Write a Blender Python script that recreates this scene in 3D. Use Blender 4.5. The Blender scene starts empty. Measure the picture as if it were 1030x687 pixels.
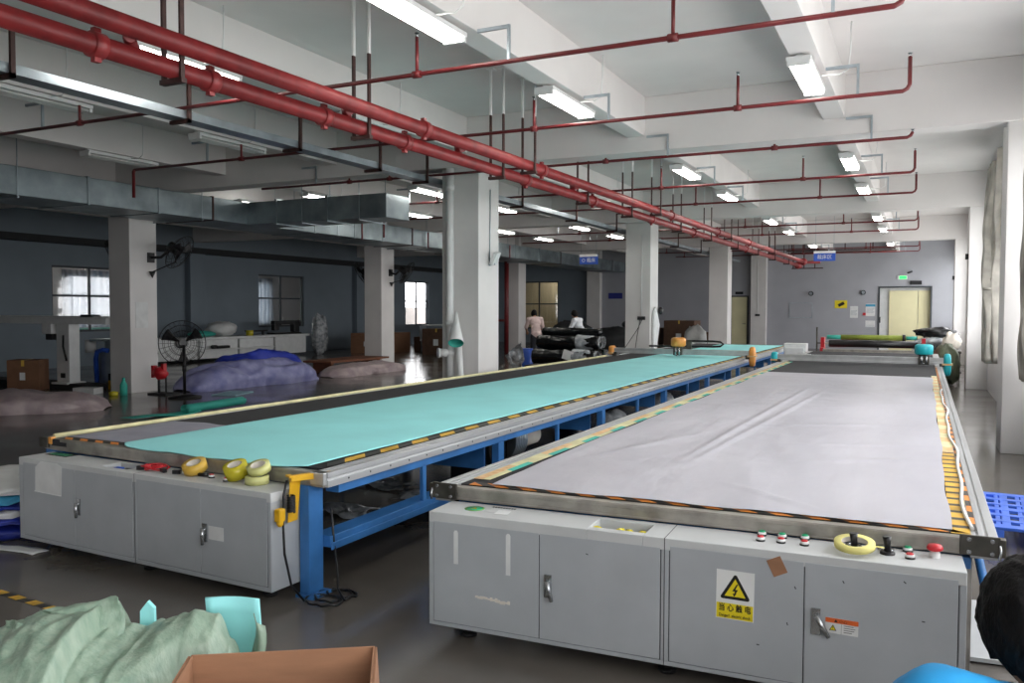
import bpy, bmesh, math, random
from mathutils import Vector, Matrix, Euler, noise as mnoise
random.seed(7)
PI = math.pi
S = bpy.context.scene
C = S.collection

# ------------------------------------------------------------------ materials
def lin(h):
    h = h.lstrip('#'); o = []
    for i in (0, 2, 4):
        v = int(h[i:i+2], 16) / 255
        o.append(v / 12.92 if v <= .04045 else ((v + .055) / 1.055) ** 2.4)
    return o
def mat(name, c, rough=.5, metal=0., var=.12, scale=6., bump=0., bscale=40., stretch=None, c2=None, coat=0., trans=0., spec=.5, rvar=0.):
    m = bpy.data.materials.new(name); m.use_nodes = True
    nt = m.node_tree; b = nt.nodes['Principled BSDF']
    b.inputs['Roughness'].default_value = rough; b.inputs['Metallic'].default_value = metal
    b.inputs['Specular IOR Level'].default_value = spec
    if coat: b.inputs['Coat Weight'].default_value = coat; b.inputs['Coat Roughness'].default_value = .1
    if trans: b.inputs['Transmission Weight'].default_value = trans
    c = lin(c)
    tc = nt.nodes.new('ShaderNodeTexCoord'); mp = nt.nodes.new('ShaderNodeMapping')
    nt.links.new(tc.outputs['Object'], mp.inputs['Vector'])
    if stretch: mp.inputs['Scale'].default_value = stretch
    n = nt.nodes.new('ShaderNodeTexNoise'); n.inputs['Scale'].default_value = scale; n.inputs['Detail'].default_value = 5
    nt.links.new(mp.outputs[0], n.inputs['Vector'])
    mx = nt.nodes.new('ShaderNodeMix'); mx.data_type = 'RGBA'
    d = lin(c2) if c2 else [x * (1 - var * 2) for x in c]
    e = c if c2 else [min(1, x * (1 + var)) for x in c]
    mx.inputs[6].default_value = (*e, 1); mx.inputs[7].default_value = (*d, 1)
    rp = nt.nodes.new('ShaderNodeMapRange'); rp.inputs[1].default_value = .3; rp.inputs[2].default_value = .7
    nt.links.new(n.outputs[0], rp.inputs[0]); nt.links.new(rp.outputs[0], mx.inputs[0])
    nt.links.new(mx.outputs[2], b.inputs['Base Color'])
    if rvar:
        r2 = nt.nodes.new('ShaderNodeMapRange'); r2.inputs[1].default_value = .3; r2.inputs[2].default_value = .7
        r2.inputs[3].default_value = max(.02, rough - rvar); r2.inputs[4].default_value = rough + rvar
        nt.links.new(n.outputs[0], r2.inputs[0]); nt.links.new(r2.outputs[0], b.inputs['Roughness'])
    if bump:
        n2 = nt.nodes.new('ShaderNodeTexNoise'); n2.inputs['Scale'].default_value = bscale; n2.inputs['Detail'].default_value = 4
        nt.links.new(mp.outputs[0], n2.inputs['Vector'])
        bp = nt.nodes.new('ShaderNodeBump'); bp.inputs['Strength'].default_value = bump; bp.inputs['Distance'].default_value = .02
        nt.links.new(n2.outputs[0], bp.inputs['Height']); nt.links.new(bp.outputs[0], b.inputs['Normal'])
    return m
def emit(name, c, s):
    m = bpy.data.materials.new(name); m.use_nodes = True; nt = m.node_tree
    nt.nodes.clear(); e = nt.nodes.new('ShaderNodeEmission'); o = nt.nodes.new('ShaderNodeOutputMaterial')
    e.inputs[0].default_value = (*lin(c), 1); e.inputs[1].default_value = s
    nt.links.new(e.outputs[0], o.inputs[0]); return m
def glassmat(name, tint='#f8f8f8', refl=.08):
    m = bpy.data.materials.new(name); m.use_nodes = True; nt = m.node_tree; nt.nodes.clear()
    t = nt.nodes.new('ShaderNodeBsdfTransparent'); t.inputs[0].default_value = (*lin(tint), 1)
    g = nt.nodes.new('ShaderNodeBsdfGlossy'); g.inputs['Roughness'].default_value = .03
    x = nt.nodes.new('ShaderNodeMixShader'); x.inputs[0].default_value = refl
    o = nt.nodes.new('ShaderNodeOutputMaterial')
    nt.links.new(t.outputs[0], x.inputs[1]); nt.links.new(g.outputs[0], x.inputs[2]); nt.links.new(x.outputs[0], o.inputs[0])
    return m

M = dict(
 floor=mat('polished_floor', '#6f6a64', .17, 0, .16, .9, .05, 3, c2='#5a554f', rvar=.07, spec=.5),
 ceil=mat('ceiling_paint', '#dad7d5', .85, 0, .03, 1.2),
 wall=mat('white_wall_paint', '#dad8d7', .8, 0, .03, 1.0),
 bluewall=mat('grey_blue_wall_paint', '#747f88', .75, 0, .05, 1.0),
 greywall=mat('grey_wall_paint', '#a3a5ab', .75, 0, .04, 1.0),
 col=mat('pillar_paint', '#d7d5d3', .6, 0, .04, 1.5),
 frame=mat('window_frame_paint', '#c9cdd0', .5, 0, .05, 3),
 darkframe=mat('dark_window_frame', '#3b4146', .5, 0, .1, 3),
 glass=glassmat('window_glass'),
 red=mat('red_fire_paint', '#8c2b2d', .42, 0, .18, 5, .05, 30),
 dred=mat('red_branch_paint', '#6c2124', .45, 0, .15, 5),
 brown=mat('rusty_steel', '#4a3330', .6, .3, .2, 12),
 galv=mat('galvanised_steel', '#a9b4bb', .34, .75, .16, 3.5, .03, 8),
 ductm=mat('duct_steel', '#8b979c', .4, .55, .2, 2.2, .04, 6),
 dark=mat('dark_rubber', '#18181a', .6, 0, .2, 10),
 black=mat('black_plastic', '#141416', .4, 0, .2, 8),
 felt=mat('black_felt', '#2b2b2e', .9, 0, .15, 20),
 cab=mat('grey_powder_coat', '#a9aeb2', .42, 0, .04, 4, .02, 120),
 cabtop=mat('pale_grey_coat', '#c2c5c5', .42, 0, .04, 4),
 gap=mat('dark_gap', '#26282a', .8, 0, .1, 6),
 alu=mat('aluminium', '#bdbfc0', .36, .55, .1, 5, 0, 10, (1, .15, 1)),
 steel=mat('worn_steel', '#a8a49c', .38, .6, .2, 7, .03, 30),
 dsteel=mat('dark_steel', '#55534d', .45, .6, .25, 9),
 blue=mat('blue_frame_paint', '#3a75b4', .42, 0, .14, 4),
 teal=mat('teal_foam', '#9ce9ea', .7, 0, .035, 1.6, .04, 60),
 teal2=mat('dark_teal_foam', '#3fb5a4', .65, 0, .08, 3),
 tealp=mat('teal_plastic', '#27b2bd', .35, 0, .06, 4),
 film=mat('grey_protective_film', '#bdbcc4', .34, 0, .05, 1.6, .8, 4, (1, .3, 1), c2='#aaa9b1'),
 greycloth=mat('grey_backing', '#8d8d98', .85, 0, .08, 4),
 orange=mat('orange_tape', '#e08a35', .5, 0, .15, 8),
 yellow=mat('yellow_tape', '#deb03a', .5, 0, .18, 8),
 tblack=mat('black_tape', '#2a2a28', .5, 0, .15, 8),
 cream=mat('cream_tape', '#d9d3a4', .6, 0, .12, 6),
 peach=mat('worn_peach_tape', '#e3c493', .6, 0, .25, 22, c2='#c99a63'),
 masking=mat('masking_tape', '#e2da86', .6, 0, .05, 10),
 amber=mat('amber_tape', '#d9b24a', .3, 0, .06, 10),
 cleartape=mat('clear_yellow_tape', '#cfd08a', .2, 0, .08, 10),
 ytape=mat('yellow_packing_tape', '#c9bd2f', .25, 0, .08, 10),
 core=mat('paper_core', '#d8d2c6', .7, 0, .06, 12),
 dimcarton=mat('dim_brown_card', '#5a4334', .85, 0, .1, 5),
 tancarton=mat('mid_brown_card', '#7d5a42', .85, 0, .08, 5),  # brown between the corrugated card and the darkest card
 carton=mat('corrugated_card', '#9c7255', .8, 0, .07, 5, .05, 60, (1, 1, 6)),
 cartoni=mat('card_inside', '#b98a66', .85, 0, .06, 5),
 sack=mat('green_woven_sack', '#7c9683', .4, 0, .14, 34, .2, 90, (1, 1, .2), c2='#9bae9b'),
 white=mat('white_plastic', '#dfe1e0', .4, 0, .04, 6),
 paper=mat('white_paper', '#d7d9d8', .8, 0, .05, 8),
 chrome=mat('handle_metal', '#b5b8ba', .25, .9, .05, 8),
 green=mat('green_button', '#16a06c', .35, 0, .05, 8),
 redp=mat('red_button', '#c4262f', .35, 0, .05, 8),
 pallet=mat('blue_pallet_plastic', '#4878e6', .4, 0, .08, 5),
 machy=mat('machine_yellow', '#dca91b', .45, 0, .12, 6),
 orangep=mat('orange_plastic', '#e09a48', .4, 0, .08, 6),
 skin=mat('skin', '#b98a6c', .5, 0, .05, 8),
 hair=mat('black_hair', '#060505', .62, 0, .2, 40, .35, 160, (1, 1, .25), spec=.25),
 shirt=mat('bright_blue_shirt', '#1c92cf', .75, 0, .07, 4, .1, 30),
 shirtp=mat('pale_pink_shirt', '#d9c3bf', .8, 0, .05, 6),
 shirtw=mat('white_shirt', '#dcdfe4', .8, 0, .05, 6),
 trouser=mat('dark_trousers', '#23262e', .85, 0, .1, 6),
 bag=mat('khaki_sack', '#5f6650', .75, 0, .2, 5, .3, 20),
 curtain=mat('dusty_curtain', '#b9b5ac', .85, 0, .22, 3, .1, 20),
 wrap=mat('black_wrap_film', '#101214', .16, 0, .2, 5, .5, 18),
 clearwrap=mat('crumpled_clear_wrap', '#b9bdc0', .2, 0, .25, 9, .6, 22, c2='#6d7377'),
 pinkwrap=mat('dusty_pink_wrap', '#b9aaa9', .45, 0, .2, 5, .4, 14, c2='#948488'),
 purple=mat('lilac_wrap', '#9d9fc4', .45, 0, .2, 4, .4, 14, c2='#6f72a6'),
 bluetarp=mat('royal_blue_tarp', '#2c3fb0', .5, 0, .15, 4, .2, 14),
 navytarp=mat('navy_tarp', '#1d2f8e', .5, 0, .15, 4, .2, 14),
 cyan=mat('cyan_cloth', '#3f9cc0', .6, 0, .1, 4),
 paleblue=mat('pale_blue_sheet', '#9dc3d0', .6, 0, .06, 4),
 redcloth=mat('red_cloth', '#a3161c', .7, 0, .15, 5),
 wood=mat('brown_board', '#7a4a30', .7, 0, .15, 4),
 creamdoor=mat('cream_door_paint', '#e2dcb2', .5, 0, .03, 2),
 greenroll=mat('olive_green_fabric', '#8c9a3a', .7, 0, .1, 6),
 signblue=mat('sign_blue', '#2a55b8', .4, 0, .08, 3),
 signnavy=mat('sign_navy', '#2b3384', .5, 0, .05, 3),
 signyellow=mat('sign_yellow', '#e3cf1c', .5, 0, .04, 6),
 signorange=mat('sign_orange', '#d8642a', .5, 0, .04, 6),
 ink=mat('black_ink', '#121210', .6, 0, .05, 6),
 brick=None,
 tubelight=emit('tube_glow', '#fffaf2', 25.0),
 exitglow=emit('exit_glow', '#40ff70', 2.2),
 room=mat('cream_curtain', '#bdb399', .8, 0, .1, 2, 0, 10, (6, 1, .3)),
 tubeoff=mat('unlit_tube', '#c9cbc8', .35, 0, .03, 5),
)
def brickmat():
    m = bpy.data.materials.new('outside_brick'); m.use_nodes = True; nt = m.node_tree; b = nt.nodes['Principled BSDF']
    t = nt.nodes.new('ShaderNodeTexBrick'); t.inputs['Color1'].default_value = (*lin('#8a5f55'), 1); t.inputs['Color2'].default_value = (*lin('#75504a'), 1)
    t.inputs['Mortar'].default_value = (*lin('#aaa09a'), 1); t.inputs['Scale'].default_value = 5
    tc = nt.nodes.new('ShaderNodeTexCoord'); mp = nt.nodes.new('ShaderNodeMapping'); mp.inputs['Rotation'].default_value = (PI/2, 0, PI/2)
    nt.links.new(tc.outputs['Object'], mp.inputs[0]); nt.links.new(mp.outputs[0], t.inputs[0]); nt.links.new(t.outputs[0], b.inputs['Base Color'])
    return m
M['brick'] = brickmat()

def sheermat():
    m = bpy.data.materials.new('sheer_curtain'); m.use_nodes = True; nt = m.node_tree; nt.nodes.clear()
    t = nt.nodes.new('ShaderNodeBsdfTranslucent'); d = nt.nodes.new('ShaderNodeBsdfDiffuse'); x = nt.nodes.new('ShaderNodeMixShader'); o = nt.nodes.new('ShaderNodeOutputMaterial')
    w = nt.nodes.new('ShaderNodeTexWave'); w.bands_direction = 'Y'; w.inputs['Scale'].default_value = 1.3; w.inputs['Distortion'].default_value = 1.5
    tc = nt.nodes.new('ShaderNodeTexCoord'); r = nt.nodes.new('ShaderNodeMix'); r.data_type = 'RGBA'
    r.inputs[6].default_value = (.30, .34, .38, 1); r.inputs[7].default_value = (.46, .49, .52, 1)
    nt.links.new(tc.outputs['Object'], w.inputs[0]); nt.links.new(w.outputs[0], r.inputs[0]); nt.links.new(r.outputs[2], t.inputs[0]); nt.links.new(r.outputs[2], d.inputs[0])
    x.inputs[0].default_value = .3; nt.links.new(t.outputs[0], x.inputs[1]); nt.links.new(d.outputs[0], x.inputs[2]); nt.links.new(x.outputs[0], o.inputs[0]); return m
M['sheer'] = sheermat()

# ------------------------------------------------------------------ mesh helpers
class MB:
    def __init__(s): s.v = []; s.f = []; s.m = []; s.sm = []
    def add(s, vs, fs, m=0, smooth=False):
        b = len(s.v); s.v += [Vector(v) for v in vs]
        for f in fs: s.f.append(tuple(b + i for i in f)); s.m.append(m); s.sm.append(smooth)
        return s
    def box(s, x0, x1, y0, y1, z0, z1, m=0):
        vs = [(x, y, z) for z in (z0, z1) for y in (y0, y1) for x in (x0, x1)]
        return s.add(vs, [(0,2,3,1),(4,5,7,6),(0,1,5,4),(2,6,7,3),(0,4,6,2),(1,3,7,5)], m)
    def rbox(s, c, d, rot=(0,0,0), m=0):
        R = Euler(rot).to_matrix(); c = Vector(c)
        vs = [c + R @ Vector((x*d[0]/2, y*d[1]/2, z*d[2]/2)) for z in (-1,1) for y in (-1,1) for x in (-1,1)]
        return s.add(vs, [(0,2,3,1),(4,5,7,6),(0,1,5,4),(2,6,7,3),(0,4,6,2),(1,3,7,5)], m)
    def cyl(s, p0, p1, r0, r1=None, n=16, m=0, caps=True, smooth=True):
        return s.tube([p0, p1], [r0, r0 if r1 is None else r1], n, m, caps, smooth)
    def tube(s, pts, r, n=10, m=0, caps=True, smooth=True, closed=False):
        pts = [Vector(p) for p in pts]; k = len(pts)
        rs = r if isinstance(r, (list, tuple)) else [r] * k
        vs = []; prev = None
        for i, p in enumerate(pts):
            if closed: t = pts[(i+1) % k] - pts[i-1]
            else: t = pts[min(i+1, k-1)] - pts[max(i-1, 0)]
            t.normalize()
            if prev is None:
                a = Vector((0,0,1)) if abs(t.z) < .9 else Vector((1,0,0))
                u = t.cross(a).normalized()
            else:
                u = (prev - t * prev.dot(t)).normalized()
            prev = u; w = t.cross(u)
            for j in range(n):
                an = 2*PI*j/n; vs.append(p + (u*math.cos(an) + w*math.sin(an)) * rs[i])
        fs = []
        for i in range(k if closed else k-1):
            for j in range(n):
                a = i*n + j; b = i*n + (j+1) % n; i2 = (i+1) % k
                fs.append((a, b, i2*n + (j+1) % n, i2*n + j))
        s.add(vs, fs, m, smooth)
        if caps and not closed:
            b = len(s.v) - k*n
            s.f.append(tuple(b + j for j in range(n-1, -1, -1))); s.m.append(m); s.sm.append(False)
            s.f.append(tuple(b + (k-1)*n + j for j in range(n))); s.m.append(m); s.sm.append(False)
        return s
    def lathe(s, prof, o=(0,0,0), axis='z', n=24, m=0, smooth=True):
        # prof: list of (r, h)
        k = len(prof); vs = []
        for r, h in prof:
            for j in range(n):
                a = 2*PI*j/n; x, y = r*math.cos(a), r*math.sin(a)
                p = {'z': (x, y, h), 'x': (h, x, y), 'y': (y, h, x)}[axis]
                vs.append(Vector(o) + Vector(p))
        fs = [(i*n+j, i*n+(j+1) % n, (i+1)*n+(j+1) % n, (i+1)*n+j) for i in range(k-1) for j in range(n)]
        s.add(vs, fs, m, smooth)
        return s
    def ring(s, o, ro, ri, h, axis='z', n=32, m=0, mi=None):
        # hollow ring of height h, starting at o
        s.lathe([(ri, 0), (ro, 0), (ro, h), (ri, h)], o, axis, n, m, True)
        s.lathe([(ri, h), (ri, 0)], o, axis, n, m if mi is None else mi, True)
        return s
    def sph(s, c, r, nu=16, nv=10, m=0, f=None):
        r = (r, r, r) if not isinstance(r, (tuple, list)) else r
        vs = []; fs = []
        for i in range(nv+1):
            th = PI*i/nv
            for j in range(nu):
                ph = 2*PI*j/nu
                d = Vector((math.sin(th)*math.cos(ph), math.sin(th)*math.sin(ph), math.cos(th)))
                k = f(d) if f else 1
                vs.append(Vector(c) + Vector((d.x*r[0]*k, d.y*r[1]*k, d.z*r[2]*k)))
        for i in range(nv):
            for j in range(nu): fs.append((i*nu+j, (i+1)*nu+j, (i+1)*nu+(j+1) % nu, i*nu+(j+1) % nu))
        return s.add(vs, fs, m, True)
    def prism(s, poly, fn, d0, d1, m=0, smooth=False):
        # poly: 2D points; fn(a, b, d) -> 3D
        n = len(poly)
        vs = [fn(a, b, d0) for a, b in poly] + [fn(a, b, d1) for a, b in poly]
        fs = [tuple(range(n-1, -1, -1)), tuple(range(n, 2*n))] + [(i, (i+1) % n, n+(i+1) % n, n+i) for i in range(n)]
        return s.add(vs, fs, m, smooth)
    def grid(s, fn, nu, nv, m=0, th=0., smooth=True):
        # fn(u, v) in 0..1 -> point; th: thickness downwards along -normal (solid sheet)
        P = [[Vector(fn(i/nu, j/nv)) for j in range(nv+1)] for i in range(nu+1)]
        vs = [p for row in P for p in row]; w = nv+1
        fs = [(i*w+j, (i+1)*w+j, (i+1)*w+j+1, i*w+j+1) for i in range(nu) for j in range(nv)]
        if th:
            N = len(vs); bot = []
            for i in range(nu+1):
                for j in range(nv+1):
                    du = P[min(i+1, nu)][j] - P[max(i-1, 0)][j]; dv = P[i][min(j+1, nv)] - P[i][max(j-1, 0)]
                    nn = du.cross(dv)
                    nn = nn.normalized() if nn.length > 1e-9 else Vector((0,0,1))
                    bot.append(P[i][j] - nn*th)
            vs += bot
            fs += [tuple(N + k for k in reversed(f)) for f in fs]
            rim = [(i, 0) for i in range(nu+1)] + [(nu, j) for j in range(1, nv+1)] + [(i, nv) for i in range(nu-1, -1, -1)] + [(0, j) for j in range(nv-1, 0, -1)]
            for k in range(len(rim)):
                a = rim[k][0]*w + rim[k][1]; b2 = rim[(k+1) % len(rim)]; b = b2[0]*w + b2[1]
                fs.append((b, a, N+a, N+b))
        return s.add(vs, fs, m, smooth)
    def text(s, body, fn, size, m=0, align='CENTER', ext=.0006, bold=0.):
        cu = bpy.data.curves.new('lettering', 'FONT'); cu.body = body; cu.size = size; cu.align_x = align; cu.align_y = 'CENTER'
        cu.extrude = ext; cu.offset = size*bold; cu.resolution_u = 3
        o = bpy.data.objects.new('lettering', cu); C.objects.link(o)
        dg = bpy.context.evaluated_depsgraph_get(); dg.update()
        me = bpy.data.meshes.new_from_object(o.evaluated_get(dg))
        s.add([fn(v.co.x, v.co.y, v.co.z) for v in me.vertices], [tuple(p.vertices) for p in me.polygons], m)
        bpy.data.objects.remove(o); bpy.data.curves.remove(cu); bpy.data.meshes.remove(me)
        return s
    def xf(s, mtx):
        s.v = [mtx @ v for v in s.v]; return s
    def join(s, o, dm=0):
        b = len(s.v); s.v += list(o.v); s.f += [tuple(b+i for i in f) for f in o.f]; s.m += [x+dm for x in o.m]; s.sm += o.sm
        return s
    def mesh(s, name, mats, off):
        me = bpy.data.meshes.new(name)
        me.from_pydata([tuple(v - off) for v in s.v], [], s.f)
        for mm in (mats if isinstance(mats, (list, tuple)) else [mats]): me.materials.append(mm)
        for p, a, b in zip(me.polygons, s.m, s.sm): p.material_index = a; p.use_smooth = b
        me.update(); return me
    def build(s, name, mats, parent=None, bevel=0., loc=None, seg=2):
        root = parent
        off = Vector((0,0,0))
        if parent is not None:
            while root.parent is not None: root = root.parent
            off = Vector(root.location)
        elif loc is not None: off = Vector(loc)
        o = bpy.data.objects.new(name, s.mesh(name, mats, off)); C.objects.link(o)
        if parent is not None: o.parent = parent
        elif loc is not None: o.location = loc
        if bevel:
            b = o.modifiers.new('bevel', 'BEVEL'); b.width = bevel; b.segments = seg; b.limit_method = 'ANGLE'; b.angle_limit = .7
        return o
def tag(o, label=None, cat=None, group=None, kind=None):
    if label: o['label'] = label
    if cat: o['category'] = cat
    if group: o['group'] = group
    if kind: o['kind'] = kind
    return o
def thing(name, label, cat, loc=(0,0,0), group=None):
    o = bpy.data.objects.new(name, None); C.objects.link(o); o.location = loc; o.empty_display_size = .1
    return tag(o, label, cat, group)
def struct(name, mb, mats, label=None, cat=None, bevel=0):
    o = mb.build(name, mats, None, bevel); return tag(o, label, cat, None, 'structure')
def dup(root, loc, rotz=0, label=None, group=None):
    def cp(o, par):
        c = o.copy(); C.objects.link(c)
        if par is not None: c.parent = par
        for ch in list(o.children): cp(ch, c)
        return c
    r = cp(root, None); r.location = loc; r.rotation_euler = (0, 0, rotz)
    if label: r['label'] = label
    if group: r['group'] = group
    return r
def lerp(a, b, t): return a + (b-a)*t
def ns(x, y, z=0): return mnoise.noise(Vector((x, y, z)))
def fr(x, y, z=0, o=4): return mnoise.fractal(Vector((x, y, z)), 1.0, 2.0, o)
def P(u, v, z): return Vector((.8972*u - .4419*v, .4419*u + .8963*v, z))   # camera-side frame: right, forward, up

# ------------------------------------------------------------------ camera
Rm = [[0.89706, 0.44190, 0.00220], [0.01886, -0.03331, -0.99927], [-0.44150, 0.89645, -0.03821]]
cam = bpy.data.cameras.new('camera'); co = bpy.data.objects.new('camera', cam); C.objects.link(co)
import itertools
_yaw, _pit, _rol = -0.45769664, 0.03910406, 0.00244845
def _rot():
    c, s = math.cos(_yaw), math.sin(_yaw); A = Matrix(((c,-s,0),(s,c,0),(0,0,1)))
    B = Matrix(((1,0,0),(0,0,-1),(0,1,0)))
    c, s = math.cos(_pit), math.sin(_pit); Pm = Matrix(((1,0,0),(0,c,-s),(0,s,c)))
    c, s = math.cos(_rol), math.sin(_rol); Q = Matrix(((c,-s,0),(s,c,0),(0,0,1)))
    return Q @ Pm @ B @ A
_R = _rot()
mw = Matrix.Identity(4)
for i in range(3):
    mw[i][0] = _R[0][i]; mw[i][1] = -_R[1][i]; mw[i][2] = -_R[2][i]
mw[2][3] = 1.7
co.matrix_world = mw
cam.sensor_width = 36; cam.lens = 839.34 * 36 / 1030; cam.clip_start = .05; cam.clip_end = 300
S.camera = co
# ================================================================== THE SETTING
XR, XL, YB, YF, ZC = 1.25, -21.9, -7.0, 38.4, 4.65
struct('floor', MB().box(-27.4, 1.6, YB-.2, YF+.2, -.2, 0), M['floor'], 'dark polished factory floor', 'floor')
struct('ceiling', MB().box(-22.1, 1.6, YB-.2, YF+.2, ZC, ZC+.2), M['ceil'], 'white painted ceiling slab', 'ceiling')
PY = [-6.5, 2.45, 11.4, 20.4, 29.4]            # pillar lines (near faces)
# right wall with one long window band per bay
SILL, HEAD = .9, 3.75
w = MB()
edges = []
for i, y in enumerate(PY):
    y1 = PY[i+1] if i+1 < len(PY) else YF
    edges.append((y+.9, y1-.2))
w.box(XR, XR+.2, YB, YF, 0, SILL); w.box(XR, XR+.2, YB, YF, HEAD, ZC)
prev = YB
for a, b in edges:
    w.box(XR, XR+.2, prev, a, SILL, HEAD); prev = b
w.box(XR, XR+.2, prev, YF, SILL, HEAD)
struct('wall_right', w, M['wall'], 'white wall with the row of tall bright windows', 'wall')
for k, (a, b) in enumerate(edges):
    f = MB(); yy = a; n = 6; st = (b-a)/n
    for i in range(n+1): f.box(XR+.06, XR+.12, a+i*st-.03, a+i*st+.03, SILL, HEAD)
    for z in (SILL+.03, 2.5, HEAD-.03): f.box(XR+.06, XR+.12, a, b, z-.03, z+.03)
    o = struct('window_%d' % (k+1), f, M['frame'], 'window band in the right wall, bay %s from the camera' % ['just behind', 'beside', 'second', 'third', 'last'][k], 'window')
    MB().box(XR+.085, XR+.095, a, b, SILL, HEAD).build('pane', M['glass'], o)
for k, y in enumerate(PY):
    struct('pillar_right', MB().box(.85, XR+.02, y, y+.7, 0, ZC), M['col'], 'white wall pillar between windows, number %d along the right wall' % (k+1), 'pillar', .008)
# far wall with window, two doors
w = MB()
def wall_y(w, x0, x1, y0, y1, z1, holes):
    xs = sorted(holes, key=lambda h: h[0]); p = x0
    for a, b, za, zb in xs:
        w.box(p, a, y0, y1, 0, z1)
        if za > 0: w.box(a, b, y0, y1, 0, za)
        w.box(a, b, y0, y1, zb, z1); p = b
    w.box(p, x1, y0, y1, 0, z1)
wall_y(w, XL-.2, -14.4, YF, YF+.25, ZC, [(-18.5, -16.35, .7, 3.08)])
struct('wall_far_left', w, M['bluewall'], 'far wall around the cream lit window, shade painted in as dark grey blue', 'wall')  # darker colour here paints in the dimness of this end of the wall
w = MB()
wall_y(w, -14.4, XR+.2, YF, YF+.25, ZC, [(-7.85, -7.08, 0, 2.3), (-1.72, .31, 0, 2.68)])
struct('wall_far', w, M['greywall'], 'pale grey far end wall with doors and notices', 'wall')
struct('wall_back', MB().box(XL-.2, XR+.2, YB-.25, YB, 0, ZC), M['wall'], 'white wall behind the camera', 'wall')
# left wall with openings
w = MB(); holes = [(15.3, 17.75, 1.0, 2.9), (23.4, 25.9, 1.0, 2.95), (33.1, 35.15, .9, 3.0)]
p = YB
for a, b, za, zb in holes:
    w.box(XL-.2, XL, p, a, 0, ZC); w.box(XL-.2, XL, a, b, 0, za); w.box(XL-.2, XL, a, b, zb, ZC); p = b
w.box(XL-.2, XL, p, YF, 0, ZC)
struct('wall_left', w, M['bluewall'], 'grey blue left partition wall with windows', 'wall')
for k, (a, b, za, zb) in enumerate(holes):
    f = MB(); mid = (a+b)/2; zm = za+(zb-za)*.55
    for y in (a+.03, mid, b-.03): f.box(XL-.12, XL-.06, y-.03, y+.03, za, zb)
    for z in (za+.03, zm, zb-.03): f.box(XL-.12, XL-.06, a, b, z-.03, z+.03)
    o = struct('window_%d' % (k+6), f, M['darkframe'], ['four pane window behind the white spreading machine, left wall', 'four pane window above the white workbench, left wall', 'small bright window beyond the second pillar, left wall'][k], 'window')
    MB().box(XL-.095, XL-.085, a, b, za, zb).build('pane', M['glass'], o)
# adjoining room seen through the first two left windows
w = MB(); XN = -27.0; oh = [(19.3, 21.6, 1.0, 2.9), (27.3, 29.5, 1.0, 2.95), (22.8, 26.2, 1.0, 2.95), (10.5, 15.5, 1.0, 2.9)]  # last two openings are added out of view to bring daylight into this room
p = 9.0
for a, b, za, zb in sorted(oh):
    w.box(XN-.2, XN, p, a, 0, 3.6); w.box(XN-.2, XN, a, b, 0, za); w.box(XN-.2, XN, a, b, zb, 3.6); p = b
w.box(XN-.2, XN, p, 32.0, 0, 3.6)
w.box(XN-.2, XL-.2, 8.8, 9.0, 0, 3.6); w.box(XN-.2, XL-.2, 32.0, 32.2, 0, 3.6)
struct('wall_next_room', w, M['wall'], 'white walls of the room beyond the left windows', 'wall')
struct('ceiling_next_room', MB().box(XN-.2, XL-.2, 8.8, 32.2, 3.6, 3.7), M['ceil'], 'ceiling of the room beyond the left windows', 'ceiling')
for k, (a, b, za, zb) in enumerate(oh):
    f = MB()
    for i in range(4): f.box(XN-.12, XN-.06, a+(b-a)*i/3-.03, a+(b-a)*i/3+.03, za, zb)
    for z in (za+.03, za+1.05, zb-.03): f.box(XN-.12, XN-.06, a, b, z-.03, z+.03)
    o = struct('window_%d' % (k+9), f, M['frame'], 'outer window of the next room, ' + ['seen through the first left window', 'seen through the second left window', 'added out of view between the two seen ones', 'added out of view nearest the camera'][k], 'window')
    MB().box(XN-.095, XN-.085, a, b, za, zb).build('pane', M['glass'], o)
for k, (a, b, za, zb) in enumerate(oh[:2]):
    m = MB().grid(lambda u, v, a=a, b=b: (XN+.12+.03*math.sin(u*40+k), lerp(a-.15, b+.15, u), lerp(.8, 3.05, v)), 70, 6, 0, .003)
    tag(m.build('sheer_curtain', M['sheer'], None, loc=(XN+.12, (a+b)/2, .8)), 'pale sheer curtain in the next room seen through the %s left window' % ['first', 'second'][k], 'curtain')
tt = thing('teal_topped_table', 'table with teal top in the room behind the first left window', 'table', (-22.8, 16.5, 0))
MB().box(-23.4, -22.3, 15.2, 18.4, .98, 1.08).build('table_top', M['teal2'], tt, .01)
for a in (-23.3, -22.4):
    for b in (15.3, 18.3): MB().box(a-.03, a+.03, b-.03, b+.03, 0, .98).build('leg', M['galv'], tt)
struct('exterior_parapet', MB().box(-24.6, -24.4, 32.3, 42, 0, 1.75), M['brick'], 'brick parapet outside the small left window', 'parapet')
# far window : cream curtained room behind
f = MB()
for x in (-18.47, -17.42, -16.38): f.box(x-.03, x+.03, YF+.05, YF+.11, .7, 3.08)
for z in (.73, 1.95, 3.05): f.box(-18.5, -16.35, YF+.05, YF+.11, z-.03, z+.03)
o = struct('window_13', f, M['darkframe'], 'dark framed four pane window in the far wall, cream behind', 'window')
MB().box(-18.5, -16.35, YF+.075, YF+.085, .7, 3.08).build('pane', M['glass'], o)
bk = MB(); bk.box(-20, -15, YF+2.5, YF+2.6, 0, 3.4); bk.box(-20, -15, YF+.3, YF+2.6, 3.4, 3.5); bk.box(-20.1, -20, YF+.3, YF+2.6, 0, 3.4); bk.box(-15, -14.9, YF+.3, YF+2.6, 0, 3.4); bk.box(-20, -15, YF+.3, YF+2.6, -.1, 0)
struct('wall_far_room', bk, M['room'], 'cream room behind the dark framed far window', 'wall')
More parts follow.
